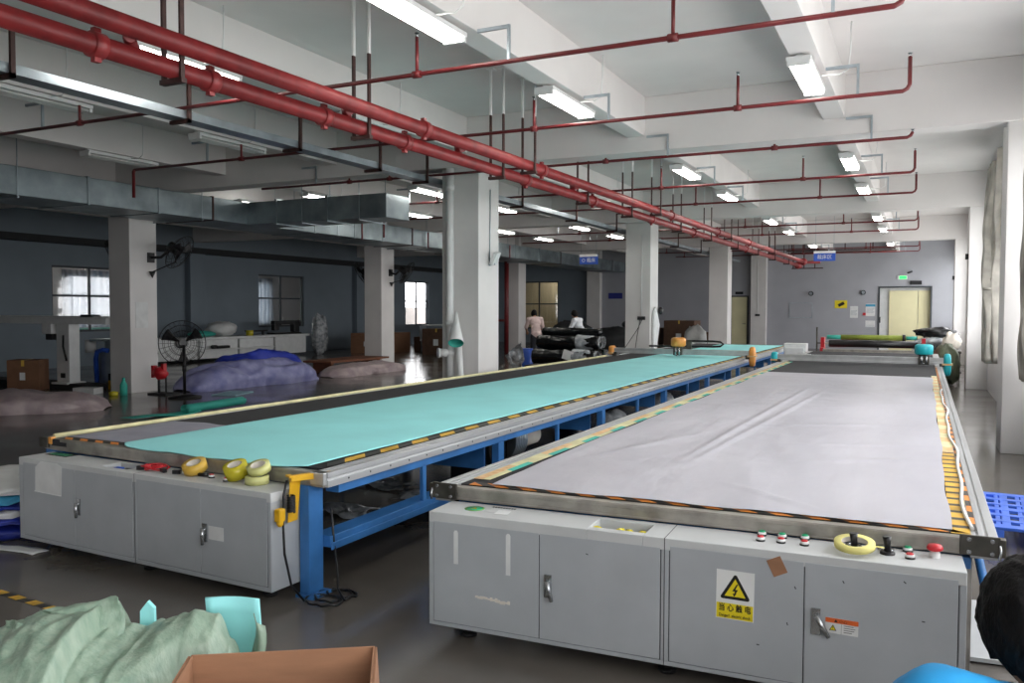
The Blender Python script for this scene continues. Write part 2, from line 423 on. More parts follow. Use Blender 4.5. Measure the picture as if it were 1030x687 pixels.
# far right door (open lobby with cream sliding panels) and narrow door
d = MB()
d.box(-1.72, -1.66, YF-.03, YF+.28, 0, 2.68); d.box(.25, .31, YF-.03, YF+.28, 0, 2.68); d.box(-1.72, .31, YF-.03, YF+.28, 2.62, 2.68)
o = struct('door_1', d, M['darkframe'], 'wide cream sliding door at the right end of the far wall', 'door')
MB().box(-1.3, -.22, YF+.16, YF+.22, 0, 2.5).build('panel', M['creamdoor'], o)
MB().box(-.19, .25, YF+.2, YF+.26, 0, 2.5).build('panel', M['creamdoor'], o)
MB().box(-1.72, .31, YF+.26, YF+.3, 0, 2.68).build('surround_backing', M['white'], o)  # full plate added behind the panels to keep sky light out of the gap
MB().box(-1.66, -1.62, YF+.0, YF+.05, 1.15, 1.4).build('latch', M['dark'], o)
d = MB(); d.box(-7.87, -7.8, YF-.03, YF+.1, 0, 2.32); d.box(-7.12, -7.05, YF-.03, YF+.1, 0, 2.32); d.box(-7.87, -7.05, YF-.03, YF+.1, 2.26, 2.32)
o = struct('door_2', d, M['darkframe'], 'narrow cream door in the shaded part of the far wall', 'door')
MB().box(-7.85, -7.08, YF+.02, YF+.07, 0, 2.3).build('panel', M['creamdoor'], o)
MB().cyl((-7.2, YF+.02, 1.05), (-7.2, YF-.04, 1.05), .015).cyl((-7.2, YF-.04, 1.05), (-7.32, YF-.04, 1.05), .012).build('handle', M['chrome'], o)
# beams: across on the pillar lines, and along the hall
for k, y in enumerate(PY):
    struct('ceiling_beam', MB().box(XL, XR, y-.05, y+.32, 3.9, ZC), M['ceil'], 'deep white cross beam on pillar line %d' % (k+1), 'beam', .01)
for k, x in enumerate((-1.06, -3.66, -6.5, -9.0, -11.5, -14.4, -17.0, -19.5)):
    bm = MB(); ys = [YB] + [v for y in PY for v in (y-.05, y+.32)] + [YF]
    for i in range(0, len(ys), 2):
        if ys[i+1] > ys[i]: bm.box(x-.13, x+.13, ys[i], ys[i+1], 4.11, ZC)
    struct('ceiling_beam', bm, M['ceil'], 'shallow white ceiling rib running lengthwise, rib %d from the window wall' % (k+1), 'beam', .006)
# pillars
pl = {}
for rx, nm in ((-6.91, 'middle'), (-14.70, 'left')):
    for k, y in enumerate(PY):
        if y < 0 : pass
        zt = ZC
        y = [-6.5, 2.45, 11.5, 20.65, 30.0][k] if rx > -10 else [-6.5, 2.45, 11.5, 20.05, 29.2][k]
        wd = .66 if rx > -10 else .60
        lab = 'white square pillar, %s row, number %d from the camera' % (nm, k) if k else 'white square pillar of the %s row behind the camera' % nm
        pl[(nm, k)] = struct('pillar', MB().box(rx, rx+wd, y, y+.69 if rx > -10 else y+.65, 0, zt), M['col'], lab, 'pillar', .008)
    struct('pillar', MB().box(rx, rx+.66, YF-.35, YF, 0, ZC), M['col'], 'flat pillar against the far wall, end of the %s row' % nm, 'pillar', .008)
for y, q_ in ((2.45, 'outside the picture'), (11.4, 'behind the spreading machine'), (20.0, 'between the first two windows'), (29.0, 'right of the second window')):
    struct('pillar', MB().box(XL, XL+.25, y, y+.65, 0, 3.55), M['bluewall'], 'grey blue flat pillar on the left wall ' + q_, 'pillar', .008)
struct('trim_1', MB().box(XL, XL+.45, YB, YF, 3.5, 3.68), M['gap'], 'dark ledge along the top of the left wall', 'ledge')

# ================================================================== CEILING LIGHTS
def make_light(lit):
    t = thing('ceiling_light', 'x', 'ceiling light', (0, 0, 0), 'lit fluorescent battens' if lit else 'unlit fluorescent battens')
    MB().box(-.115, .115, -.64, .64, .042, .085).box(-.03, .03, -.6, .6, .085, .11).build('housing', M['white'], t, .006)
    for x in (-.072, 0, .072):
        MB().cyl((x, -.6, .02), (x, .6, .02), .017, n=10).build('tube', M['tubelight'] if lit else M['tubeoff'], t)
    for y in (-.62, .62): MB().box(-.105, .105, y-.02, y+.02, .0, .046).build('lamp_holder', M['white'], t, .004)
    MB().tube([(.13, .1, .07), (.3, .1, .06), (.38, .1, .1), (.4, .1, .3), (.4, .1, .57)], .008, 6).build('conduit', M['white'], t)
    return t
rowname = {-1.1: 'row nearest the window wall', -3.7: 'row between the two long tables', -6.42: 'row over the red main pipes', -8.95: 'row left of the cable tray', -11.45: 'row by the air duct', -13.55: 'row half hidden above the air duct'}
lit = {-1.1: [5.4, 8.95, 14.35, 17.75, 23.2, 26.6, 32.4], -3.7: [5.75, 8.9, 14.25, 17.6, 23.0, 26.4, 32.4], -6.42: [5.9, 17.3, 22.4], -8.95: [14.4, 17.6, 22.5, 25.6], -11.45: [14.2, 17.8, 22.6, 25.6], -13.55: [14.5]}
dark = {-8.95: [6.1, 9.0], -11.45: [6.2, 9.2], -6.42: [8.9]}
proto = None
o_ = ['first', 'second', 'third', 'fourth', 'fifth', 'sixth', 'seventh', 'eighth']
for x in lit:
    for i, y in enumerate(lit[x]):
        lab = 'lit fluorescent batten, %s, %s lit one from the camera' % (rowname[x], o_[i])
        z = 4.0
        if proto is None: proto = make_light(True); proto.location = (x, y, z); proto['label'] = lab
        else: dup(proto, (x, y, z), 0, lab)
pd = None
for x in dark:
    for i, y in enumerate(dark[x]):
        lab = 'unlit fluorescent batten, %s, %s dark one from the camera' % (rowname[x], o_[i])
        if pd is None: pd = make_light(False); pd.location = (x, y, 4.0); pd['label'] = lab
        else: dup(pd, (x, y, 4.0), 0, lab)

for y in (13.0, 19.0, 25.0): dup(proto, (-24.5, y, 3.45), 0, 'added fluorescent batten brightening the room beyond the left windows, %s' % {13.0: 'nearest', 19.0: 'middle', 25.0: 'farthest'}[y])  # battens added to brighten the next room, no such fixtures seen
# ================================================================== RED PIPES
LOW = (Vector((-4.87, 2.0, 3.40)), Vector((-4.36, 33.5, 3.40))); UPP = (Vector((-4.70, 2.0, 3.53)), Vector((-4.17, 33.5, 3.53)))
def main_pipe(A, B, label, hy, cy, low):
    m = MB().cyl(A, B, .068, n=20)
    o = m.build('fire_main_pipe', M['red'], None, loc=A); tag(o, label, 'pipe', 'red fire main pipes')
    D = (B-A)
    for y in cy:
        p = A + D*((y-A.y)/D.y); d = D.normalized()
        c = MB().cyl(p-d*.045, p+d*.045, .084, n=20)
        c.rbox(p+Vector((0, 0, -.085)), (.04, .05, .05)).rbox(p+Vector((0, 0, .085)), (.04, .05, .05))
        c.build('coupling', M['red'], o)
    for y in hy:
        p = A + D*((y-A.y)/D.y)
        h = MB()
        for s in (-.088, .088):
            zm = lerp(p.z, ZC, .55)
            h.box(p.x+s-.01, p.x+s+.01, p.y-.018, p.y+.018, p.z-.1, zm).box(p.x+s-.01, p.x+s+.01, p.y-.018, p.y+.018, zm, ZC, 1)
        h.box(p.x-.11, p.x+.11, p.y-.025, p.y+.025, p.z-.105, p.z-.07)
        h.box(p.x-.13, p.x-.03, p.y-.05, p.y+.05, ZC-.015, ZC, 1).box(p.x+.03, p.x+.13, p.y-.05, p.y+.05, ZC-.015, ZC, 1)
        h.build('hanger', [M['brown'], M['white']], o)
    return o
lowpipe = main_pipe(*LOW, 'red fire main, lower left pipe of the pair over the tables', [4.33, 6.51, 9.22, 12.0, 14.04, 17.13, 19.7, 22.6, 25.4, 28.2, 31], [3.72, 4.67, 5.97, 7.22, 10.02, 12.4, 15.4, 18.4, 24], True)
main_pipe(*UPP, 'red fire main, upper right pipe of the pair over the tables', [9.75, 15.13, 21.0, 27.0], [7.31, 10.14, 16.1, 19.9, 23.5], False)
# connecting tees
for y, lab in ((4.0, 'added out of view nearest the camera'), (6.3, 'second from the camera'), (8.3, 'third from the camera'), (11.6, 'fourth from the camera')):
    p = LOW[0] + (LOW[1]-LOW[0])*((y-2)/31.5); q = UPP[0] + (UPP[1]-UPP[0])*((y-.12-2)/31.5)
    MB().tube([p+Vector((0,0,.05)), p+Vector((.01,-.04,.12)), q-Vector((.05,0,.04))], .042, 12).build('pipe_tee', M['red'], lowpipe)
# sprinkler branches
def branch(y, x0, x1, ups, endtop, label, zsk=3.8, drop=None):
    pts = [(x0, y, zsk), (x1-.06, y, zsk), (x1-.02, y, zsk+.02), (x1, y, zsk+.06)]
    top = endtop
    m = MB().tube(pts + [(x1, y, top)], .02, 10)
    o = m.build('sprinkler_pipe', M['dred'], None, loc=(x0, y, zsk)); tag(o, label, 'pipe', 'red sprinkler branch pipes')
    for ux, h in ups:
        u = MB().cyl((ux, y, zsk), (ux, y, zsk+h), .016, n=8).cyl((ux-.04, y, zsk), (ux+.04, y, zsk), .033, n=10)
        if h > .2: u.cyl((ux, y, zsk+h), (ux, y, zsk+h+.035), .014, n=8, m=1).cyl((ux, y, zsk+h+.035), (ux, y, zsk+h+.04), .022, n=10, m=1)
        u.build('sprinkler_riser', [M['dred'], M['chrome']], o)
    MB().cyl((x1, y, top), (x1, y, top+.03), .014, n=8).cyl((x1, y, top+.03), (x1, y, top+.035), .022, n=10).build('sprinkler_head', M['chrome'], o)
    for hx in (-.62, -3.2, -9.3):
        if x0 < hx < x1: MB().box(hx-.012, hx+.012, y-.012, y+.012, zsk, 4.11 if h else 4.1).box(hx-.3, hx, y-.01, y+.01, 4.08, 4.11).build('pipe_hanger', M['galv'], o)
    if drop:
        MB().tube([(x0, y, zsk), (x0-.03, y, zsk-.03), (x0-.03, y, zsk-drop)], .024, 10).build('drop_pipe', M['dred'], o)
    return o
ups = [(-1.78, .33), (-4.12, .33), (-8.65, .2)]
up0 = [(-1.78, .05), (-4.1, .05), (-7.8, .06), (-8.6, .06)]
for i, (y, xl, fl, dr) in enumerate(((6.42, -12.4, 0, None), (8.93, -10.8, 0, .42), (11.33, -10.5, 1, None), (14.2, -11.2, 0, None), (16.65, -11.6, 0, .4), (21.8, -11.6, 0, None), (24.3, -11.6, 0, None), (30.6, -9, 0, None), (33.2, -9, 0, None))):
    branch(y, xl, -.16, up0 if fl else ups, 3.86 if fl else 4.12, 'thin red sprinkler pipe crossing the ceiling, %s from the camera' % (o_+['ninth'])[i], 3.8, dr)
# red vertical riser beside far left pillar
r = MB().cyl((-14.45, 28.85, 0), (-14.45, 28.85, 3.9), .09, n=14).cyl((-14.45, 28.85, 1.25), (-15.4, 28.85, 1.25), .05, n=10)
tag(r.build('fire_riser_pipe', M['dred'], None, loc=(-14.45, 28.85, 0)), 'thick red standpipe in front of the third left pillar', 'pipe')
# far cluster of valves at end of mains
v = thing('valve_cluster', 'red valve assembly where the mains end by the far wall', 'valve', (-4.25, 33.8, 3.4))
m = MB().sph((-4.36, 33.68, 3.40), .14).sph((-4.16, 33.68, 3.53), .14).cyl((-4.36, 33.7, 3.4), (-4.36, 34.6, 3.4), .07).tube([(-4.16, 33.7, 3.53), (-4.16, 34.2, 3.53), (-3.6, 34.2, 3.53)], .06)
m.build('valve_body', M['red'], v)
m = MB()
for x in (-4.6, -4.2, -3.8): m.box(x-.02, x+.02, 34.2, 34.24, 3.3, ZC)
m.box(-4.65, -3.5, 34.18, 34.26, 3.28, 3.32); m.build('hanger', M['brown'], v)

# ================================================================== CABLE TRAY
t = thing('cable_tray', 'long galvanised cable tray left of the red mains', 'cable tray', (-7.1, 2, 3.72))
m = MB()
m.prism([(-7.2, 3.697), (-7.0, 3.697), (-7.0, 3.774), (-6.994, 3.774), (-6.994, 3.69), (-7.206, 3.69), (-7.206, 3.774), (-7.2, 3.774)], lambda a, b, d: (a, d, b), 1.5, 36)
m.build('trough', M['galv'], t)
for y in (4.55, 6.45, 8.2, 9.9, 11.15, 14.6, 17.4, 20.1, 23, 26, 29):
    b = MB().box(-6.985, -6.955, y-.02, y+.02, 3.65, 4.105).box(-7.24, -6.955, y-.02, y+.02, 3.65, 3.688).box(-6.96, -6.6, y-.02, y+.02, 4.08, 4.105)
    b.build('bracket', M['brown'], t)

# ================================================================== AIR DUCT
t = thing('air_duct', 'large galvanised air duct along the left pillars with branch', 'air duct', (-13.3, 2, 3.45))
m = MB().box(-13.95, -12.68, -2, YF-.1, 3.45, 3.9); m.build('main_run', M['ductm'], t, .01)
MB().box(-12.68, -9.2, 13.25, 14.05, 3.44, 3.9).build('branch_run', M['ductm'], t, .01)
for y in (3.4, 4.9, 6.4, 8.0, 9.55, 11.0, 12.3, 15.4, 16.9, 18.1, 19.5, 21.2, 22.8, 24.4, 26, 28, 30, 32, 34, 36):
    MB().box(-13.965, -12.665, y-.02, y+.02, 3.435, 3.915).build('flange', M['ductm'] if int(y*10) % 3 else M['brown'], t)
for x in (-11.9, -10.6):
    MB().box(x-.02, x+.02, 13.22, 14.08, 3.41, 3.93).build('flange', M['ductm'], t)
for y in (4.5, 8.3, 12.0, 16.2, 20.2, 24, 28):
    MB().box(-12.66, -12.648, y-.006, y+.006, 3.4, ZC).box(-13.982, -13.97, y-.006, y+.006, 3.4, ZC).box(-14, -12.63, y-.015, y+.015, 3.41, 3.43).build('hanger', M['galv'], t)
for x in (-11.2, -9.8):
    MB().box(x-.006, x+.006, 13.2, 13.212, 3.4, ZC).box(x-.006, x+.006, 14.08, 14.092, 3.4, ZC).box(x-.015, x+.015, 13.2, 14.1, 3.4, 3.42).build('hanger', M['galv'], t)
for y, l in ((17.1, 'left of the gap'), (20.2, 'right of the gap'), (25.4, 'nearest the hanging blue sign')):
    tag(MB().cyl((-12.6, y, 3.42), (-12.6, y, 3.85), .022, n=8).build('red_drop_pipe', M['dred'], None), 'short red drop pipe against the air duct, ' + l, 'pipe', 'red drops by the duct')
# ================================================================== CONTROL CABINETS
def handle_mb(x, z, yf, tilt=0.):
    h = MB().box(x-.018, x+.018, yf-.008, yf, z-.055, z+.055)
    h.cyl((x, yf, z+.02), (x, yf-.02, z+.02), .012, n=12)
    a = Vector((x, yf-.022, z+.03)); b = a + Vector((math.sin(tilt)*.1, 0, -math.cos(tilt)*.1))
    h.tube([a, lerp(a, b, .5), b], [.012, .012, .009], 10)
    return h
def button(x, y, z, col, par, big=False):
    b = MB().lathe([(0, .0), (.02, 0), (.02, .006), (.017, .008), (0, .008)], (x, y, z), 'z', 18)
    o = b.build('push_button', M['black'], par)
    MB().lathe([(.0145, .006), (.0185, .008), (.0185, .015), (.0145, .018), (0, .018)], (x, y, z), 'z', 18).build('button_ring', M['white'], o)
    MB().lathe([(.0145, .016), (.0145, .022), (.011, .024), (0, .024)], (x, y, z), 'z', 18).build('button_cap', M[col], o)
def cabinet(x0, x1, y0, y1, zb, zt, doors, hole, label):
    t = thing('control_cabinet', label, 'cabinet', ((x0+x1)/2, (y0+y1)/2, 0))
    b = MB().box(x0, x1, y0+.006, y1, zb, zt-.055)
    b.box(x0, x1, y0, y0+.006, zb, doors[0][2]-.004).box(x0, x1, y0, y0+.006, doors[0][3]+.004, zt-.055)
    ds = sorted(doors); xs = [x0] + [v for d in ds for v in (d[0]-.004, d[1]+.004)] + [x1]
    for i in range(0, len(xs), 2):
        if xs[i+1]-xs[i] > .012: b.box(xs[i], xs[i+1], y0, y0+.006, doors[0][2]-.004, doors[0][3]+.004)
    b.build('body', M['cab'], t, .003)
    MB().box(ds[0][0]-.003, ds[-1][1]+.003, y0+.0045, y0+.0062, doors[0][2]-.003, doors[0][3]+.003).build('door_gap_shade', M['gap'], t)  # dark plane paints in the shade of the gaps round the doors
    hx0, hx1, hy0, hy1 = hole
    tp = MB().box(x0, hx0, y0-.001, y1, zt-.055, zt).box(hx1, x1, y0-.001, y1, zt-.055, zt).box(hx0, hx1, y0-.001, hy0, zt-.055, zt).box(hx0, hx1, hy1, y1, zt-.055, zt)
    tp.build('top_panel', M['cabtop'], t, .004)
    MB().box(hx0, hx1, hy0, hy1, zt-.053, zt-.05).build('tray', M['steel'], t)
    for (a, c, z0, z1, hx, hz, tilt) in ds:
        d = MB().box(a, c, y0-.002, y0+.005, z0, z1).build('door', M['cab'], t, .003)
        if hx is not None: handle_mb(hx, hz, y0-.002, tilt).build('handle', M['chrome'], d)
    MB().box(ds[1][1]+.018, ds[1][1]+.021, y0-.002, y1, zb, zt+.0005).build('seam', M['gap'], t)
    return t
FY = 3.65
cab2 = cabinet(-2.25, .172, FY, 3.905, .085, .668, [(-2.222, -1.645, .108, .622, None, 0, 0), (-1.641, -1.052, .108, .622, -1.595, .372, .25), (-1.008, -.436, .108, .635, None, 0, 0), (-.432, .142, .108, .635, -.385, .39, .55)],
    (-1.405, -1.135, 3.70, 3.86), 'pale grey control cabinet with yellow shock warning sign, right table')
zt = .668
for i, (x, y, c) in enumerate(((-.637, 3.875, 'green'), (-.632, 3.785, 'redp'), (-.548, 3.868, 'green'), (-.545, 3.79, 'redp'), (-.452, 3.885, 'green'), (-.447, 3.79, 'redp'), (-.035, 3.87, 'green'), (-.03, 3.765, 'redp'))):
    button(x, y, zt, c, cab2)
e = MB().lathe([(.021, 0), (.021, .02), (.016, .022), (.016, .032)], (.065, 3.83, zt), 'z', 20).build('emergency_stop', M['white'], cab2)
MB().lathe([(.016, .026), (.03, .032), (.032, .04), (.026, .052), (0, .055)], (.065, 3.83, zt), 'z', 22).build('mushroom_head', M['redp'], e)
for x, y in ((-.245, 3.80), (-.115, 3.80)):
    k = MB().lathe([(.03, 0), (.03, .008), (.022, .012), (0, .012)], (x, y, zt), 'z', 20).build('joystick', M['black'], cab2)
    MB().tube([(x, y, zt+.01), (x-.002, y, zt+.05), (x-.004, y, zt+.075)], [.014, .014, .018], 12).build('lever', M['black'], k)
    MB().lathe([(.03, 0), (.034, .002), (.034, .006), (.026, .008), (.024, .003), (.03, 0)], (x-.005, y+.062, zt), 'z', 24).build('escutcheon', M['chrome'], cab2)
# stickers on cabinet 2
def yplane(x, z, rot=0, y=FY-.0025):
    c, s = math.cos(rot), math.sin(rot)
    return lambda a, b, d: (x + a*c - b*s, y - d, z + a*s + b*c)
def rect(mb, fn, x0, x1, z0, z1, d, m=0): mb.prism([(x0, z0), (x1, z0), (x1, z1), (x0, z1)], fn, 0, d, m)
f = yplane(-.719, .451, -.012)
s = MB(); rect(s, f, -.081, .081, -.108, .108, .001, 0)
o = s.build('warning_sign', M['white'], cab2); o['label'] = 'white and yellow electric shock warning sign'
s = MB()
rect(s, lambda a, b, d: f(a, b, d+.001), -.078, .078, -.105, -.038, .0006, 0)
def tri(r, cy): return [(r*math.cos(PI/2+i*2*PI/3), cy + r*math.sin(PI/2+i*2*PI/3)) for i in range(3)]
def rtri(r, cy, k):
    out = []
    for i in range(3):
        a = PI/2 + i*2*PI/3; cx, cyy = (r-2*k)*math.cos(a), cy + (r-2*k)*math.sin(a)
        for j in range(5):
            b = a - PI/3 + j*PI/6; out.append((cx + k*math.cos(b), cyy + k*math.sin(b)))
    return out
s.prism(rtri(.078, .02, .008), lambda a, b, d: f(a, b, d+.001), 0, .0006, 1)
s.prism(tri(.052, .02), lambda a, b, d: f(a, b, d+.0016), 0, .0006, 0)
for poly in ([(.006, .048), (-.012, .016), (-.001, .016), (-.004, .002), (.002, .002), (.012, .024), (.001, .024), (.013, .048)], [(-.01, .006), (.006, .006), (-.004, -.008)]):
    s.prism([(a, b+.002) for a, b in poly], lambda a, b, d: f(a, b, d+.0022), 0, .0006, 1)
s.text('当 心 触 电', lambda a, b, d: f(a*.80, b-.059, .0022+d), .036, 1, 'CENTER', .0006, .02)
s.text('Danger!  electric shock', lambda a, b, d: f(a*.84, b-.0925, .0022+d), .017, 1, 'CENTER', .0006, .015)
s.build('sign_print', [M['signyellow'], M['ink']], o)
f2 = yplane(-.284, .381, -.02)
s = MB(); rect(s, f2, -.064, .064, -.032, .032, .001); o = s.build('caution_label', M['paper'], cab2); o['label'] = 'small white caution label with orange top'
s = MB(); rect(s, lambda a, b, d: f2(a, b, d+.001), -.064, .064, .012, .032, .0006, 0)
s.prism(tri(.017, -.012), lambda a, b, d: f2(a-.034, b, d+.001), 0, .0006, 2); s.prism(tri(.012, -.012), lambda a, b, d: f2(a-.034, b, d+.0016), 0, .0005, 1)
s.text('!', lambda a, b, d: f2(a-.034, b-.011, d+.002), .018, 2)
s.text('▲ 小心', lambda a, b, d: f2(a-.005, b+.021, d+.0016), .016, 2)
for k, l in enumerate((.042, .05, .046, .036)): rect(s, lambda a, b, d: f2(a, b, d+.001), .008, .008+l*.9, .004-k*.009, .0065-k*.009, .0004, 2)
rect(s, lambda a, b, d: f2(a, b, d+.001), -.0015, -.0005, -.032, .012, .0004, 2)
s.build('label_print', [M['signorange'], M['signyellow'], M['ink']], o)
MB().rbox((-.545, FY-.004, .602), (.062, .002, .075), (0, -.45, 0)).build('brown_tape_patch', M['carton'], cab2)
for x, z0, z1 in ((-2.094, .415, .585), (-1.806, .395, .6)):
    MB().prism([(-.012, z0), (.012, z0), (.012, z1-.01), (.006, z1), (-.006, z1), (-.012, z1-.01)], lambda a, b, d, x=x: (x+a, FY-.0025-d, b), 0, .001).build('white_strip', M['paper'], cab2)
m = MB()
for k in range(14):
    x = -1.985 + k*.0135; m.box(x, x+.014, FY-.0035, FY-.002, .262-k*.0008-random.random()*.008, .268-k*.0008+random.random()*.01)
m.build('glue_scar', M['core'], cab2)
m = MB().lathe([(0, 0), (.052, 0), (.052, .0012), (0, .0012)], (-2.06, 3.79, zt), 'z', 28)
o = m.build('round_sticker', M['green'], cab2)
m = MB().lathe([(.046, .0012), (.048, .0012), (.048, .0018), (.046, .0018)], (-2.06, 3.79, zt), 'z', 28)
m.text('A', lambda a, b, d: (-2.06+a, 3.79+b, zt+.0014+d), .05)
m.build('sticker_print', M['ytape'], o)
MB().rbox((-1.93, 3.80, zt+.001), (.12, .09, .001), (0, 0, .1)).build('printed_note', M['cabtop'], cab2)
m = MB()
for k in range(9): m.box(-1.99+k*.015, -1.985+k*.015+.006, 3.855, 3.868, zt, zt+.0016)
m.build('note_lettering', M['gap'], cab2)
MB().rbox((-1.89, 3.77, zt+.002), (.07, .09, .001), (0, 0, .15)).build('white_note', M['paper'], cab2)
m = MB()
for x, z in ((-1.4, .55), (-.47, .52), (-.5, .36), (-.05, .6), (-.28, .57), (.02, .45), (-.62, .25)):
    m.rbox((x, FY-.003, z), (.012, .001, .004), (0, random.random()*2, 0))
m.build('scuff_mark', M['gap'], cab2)
for x in (-2.1, -1.05, .05):
    MB().cyl((x, 3.8, 0), (x, 3.8, .09), .03, n=12).cyl((x, 3.8, 0), (x, 3.8, .015), .045, n=12).build('foot', M['dark'], cab2)
# yellow tape wads in the tray
for k, x in enumerate((-1.385, -1.27, -1.225, -1.165)):
    m = MB().sph((x, 3.745+.01*(k % 2), zt-.028), (.026, .022, .02), 10, 8, f=lambda d: 1+.25*fr(d.x*3+k*7, d.y*3, d.z*3))
    tag(m.build('tape_wad', M['ytape'], None, loc=(x, 3.745, zt-.048)), ['crumpled yellow tape wad alone at the left of the sunken tray', 'crumpled yellow tape wad, left of the three together in the sunken tray', 'crumpled yellow tape wad, middle of the three together in the sunken tray', 'crumpled yellow tape wad at the right end of the sunken tray'][k], 'tape wad', 'tape wads in the tray')
# masking tape roll hung over the joystick
m = MB().ring((-.243, 3.79, zt+.02), .082, .052, .022, 'z', 36, 0, 1).xf(Matrix.Translation(Vector((-.243, 3.79, zt+.037))) @ Matrix.Rotation(.16, 4, 'X') @ Matrix.Translation(-Vector((-.243, 3.79, zt+.03))))
m.rbox((-.152, 3.80, zt+.035), (.05, .022, .001), (0, .1, .3))
tag(m.build('masking_tape_roll', [M['masking'], M['core']], None, loc=(-.243, 3.79, zt)), 'pale yellow masking tape roll looped over a black joystick', 'tape roll')

cab1 = cabinet(-5.68, -3.29, FY, 3.905, .08, .652, [(-5.63, -5.06, .11, .62, None, 0, 0), (-5.056, -4.475, .11, .62, -5.015, .375, .0), (-4.435, -3.86, .11, .62, None, 0, 0), (-3.856, -3.32, .11, .62, -3.85+.03, .36, 0)],
    (-4.87, -4.62, 3.72, 3.86), 'grey control cabinet with a blank paper sheet, left teal table')
zt1 = .652
for x in (-5.5, -4.5, -3.45):
    MB().cyl((x, 3.8, 0), (x, 3.8, .085), .03, n=12).cyl((x, 3.8, 0), (x, 3.8, .015), .045, n=12).build('foot', M['dark'], cab1)
s = MB(); s.prism([(-5.49, .43), (-5.2, .425), (-5.19, .625), (-5.24, .665-.02), (-5.42, .645), (-5.485, .60)], lambda a, b, d: (a, FY-.003-d, b), 0, .0015)
o = s.build('paper_sheet', M['paper'], cab1); o['label'] = 'blank white paper sheet'
MB().prism([(-5.49, .43), (-5.2, .425), (-5.2, .43), (-5.49, .437)], lambda a, b, d: (a, FY-.004-d*1., b), 0, .006).build('curled_edge', M['white'], o)
MB().box(-3.79, -3.665, FY-.0035, FY-.002, .325, .405).build('white_label', M['paper'], cab1)
for x, y, c in ((-3.93, 3.80, 'redp'), (-3.77, 3.77, 'redp'), (-3.58, 3.83, 'green')): button(x, y, zt1, c, cab1)
MB().box(-5.62, -5.38, 3.80, 3.90, zt1, zt1+.0015).build('printed_sticker', M['gap'], cab1)
m = MB()
for k in range(5): m.box(-5.6+k*.04, -5.575+k*.04, 3.82, 3.88, zt1+.0015, zt1+.002)
m.build('sticker_print', M['green'], cab1)
cab1.rotation_euler.z = -.04; cab2.rotation_euler.z = .04
# things lying on cabinet 1
def taperoll(x, y, z, ro, ri, h, mats, label, tilt=0.):
    m = MB().ring((x, y, z), ro, ri, h, 'z', 36, 0, 1)
    if tilt: m.xf(Matrix.Translation((x, y, z)) @ Matrix.Rotation(tilt, 4, 'X') @ Matrix.Translation((-x, -y, -z)))
    return tag(m.build('tape_roll', mats, None, loc=(x, y, z)), label, 'tape roll')
taperoll(-4.09, 3.805, zt1+.028, .075, .045, .055, [M['amber'], M['core']], 'amber tape roll nearest the red cable on the left cabinet', .38)
taperoll(-3.735, 3.80, zt1+.026, .072, .043, .08, [M['ytape'], M['core']], 'tall yellow tape roll, middle of three on the left cabinet', .36)
taperoll(-3.55, 3.765, zt1+.003, .07, .045, .045, [M['cleartape'], M['core']], 'clear yellow tape roll under another by the yellow bracket')
taperoll(-3.56, 3.80, zt1+.070, .07, .045, .045, [M['cleartape'], M['core']], 'clear yellow tape roll on top of another by the yellow bracket', .36)
m = MB(); pts = []
for k in range(60):
    a = k*.62; pts.append((-4.45+.075*math.cos(a)+.02*math.sin(k*.9)+.03*math.sin(k*.2), 3.80+.045*math.sin(a)+.02*math.cos(k*.5), zt1+.008+.02*abs(math.sin(k*.35))))
m.tube(pts, .0045, 6)
c_ = m.build('red_cable', M['redp'], None, loc=(-4.45, 3.8, zt1)); tag(c_, 'tangled red cable on top of the left cabinet', 'cable')
MB().rbox((-4.53, 3.76, zt1+.014), (.05, .03, .025), (0, 0, .5)).rbox((-4.33, 3.76, zt1+.014), (.06, .022, .022), (0, 0, -.3)).build('clip', M['black'], c_)
m = MB().tube([(-4.86, 3.775, zt1-.035), (-4.78, 3.785, zt1-.02), (-4.73, 3.79, zt1-.015)], [.012, .016, .008], 10)
tag(m.build('blue_marker', M['signblue'], None, loc=(-4.8, 3.78, zt1-.05)), 'blue handled marker in the sunken tray, left cabinet', 'marker')
m = MB().rbox((-4.68, 3.79, zt1-.03), (.09, .05, .035), (0, 0, .1))
tag(m.build('tool_case', M['black'], None, .006, loc=(-4.68, 3.79, zt1-.05)), 'small black case in the sunken tray, left cabinet', 'case')
m = MB().tube([(-4.03, 3.77, zt1+.012), (-3.99, 3.775, zt1+.012), (-3.97, 3.79, zt1+.012)], .012, 8).rbox((-4.22, 3.77, zt1+.012), (.05, .03, .022), (0, 0, .4))
tag(m.build('spring_clamp', M['black'], None, loc=(-4.1, 3.77, zt1)), 'small black clamp beside the amber tape roll', 'clamp')

# ================================================================== CUTTING TABLES
def strip(mb, p0, p1, w, n, m0, m1, ang=.6, duty=.5):
    # striped tape from p0 to p1 in the XY plane, w wide to the left of the run
    p0 = Vector(p0); p1 = Vector(p1); d = (p1-p0); L = d.length; d.normalize(); nrm = Vector((-d.y, d.x, 0))
    for i in range(n):
        pp_ = 2*L/n; a = (i//2)*pp_ + (pp_*duty if i % 2 else 0); b = (i//2)*pp_ + (pp_ if i % 2 else pp_*duty); sh = ang*w
        q = [p0+d*max(0, min(L, a)), p0+d*max(0, min(L, b)), p0+d*max(0, min(L, b+sh))+nrm*w, p0+d*max(0, min(L, a+sh))+nrm*w]
        k = len(mb.v)
        up = Vector((0, 0, .0012))
        mb.add([v for v in q] + [v+up for v in q], [(3,2,1,0), (4,5,6,7), (0,1,5,4), (1,2,6,5), (2,3,7,6), (3,0,4,7)], m0 if i % 2 else m1)
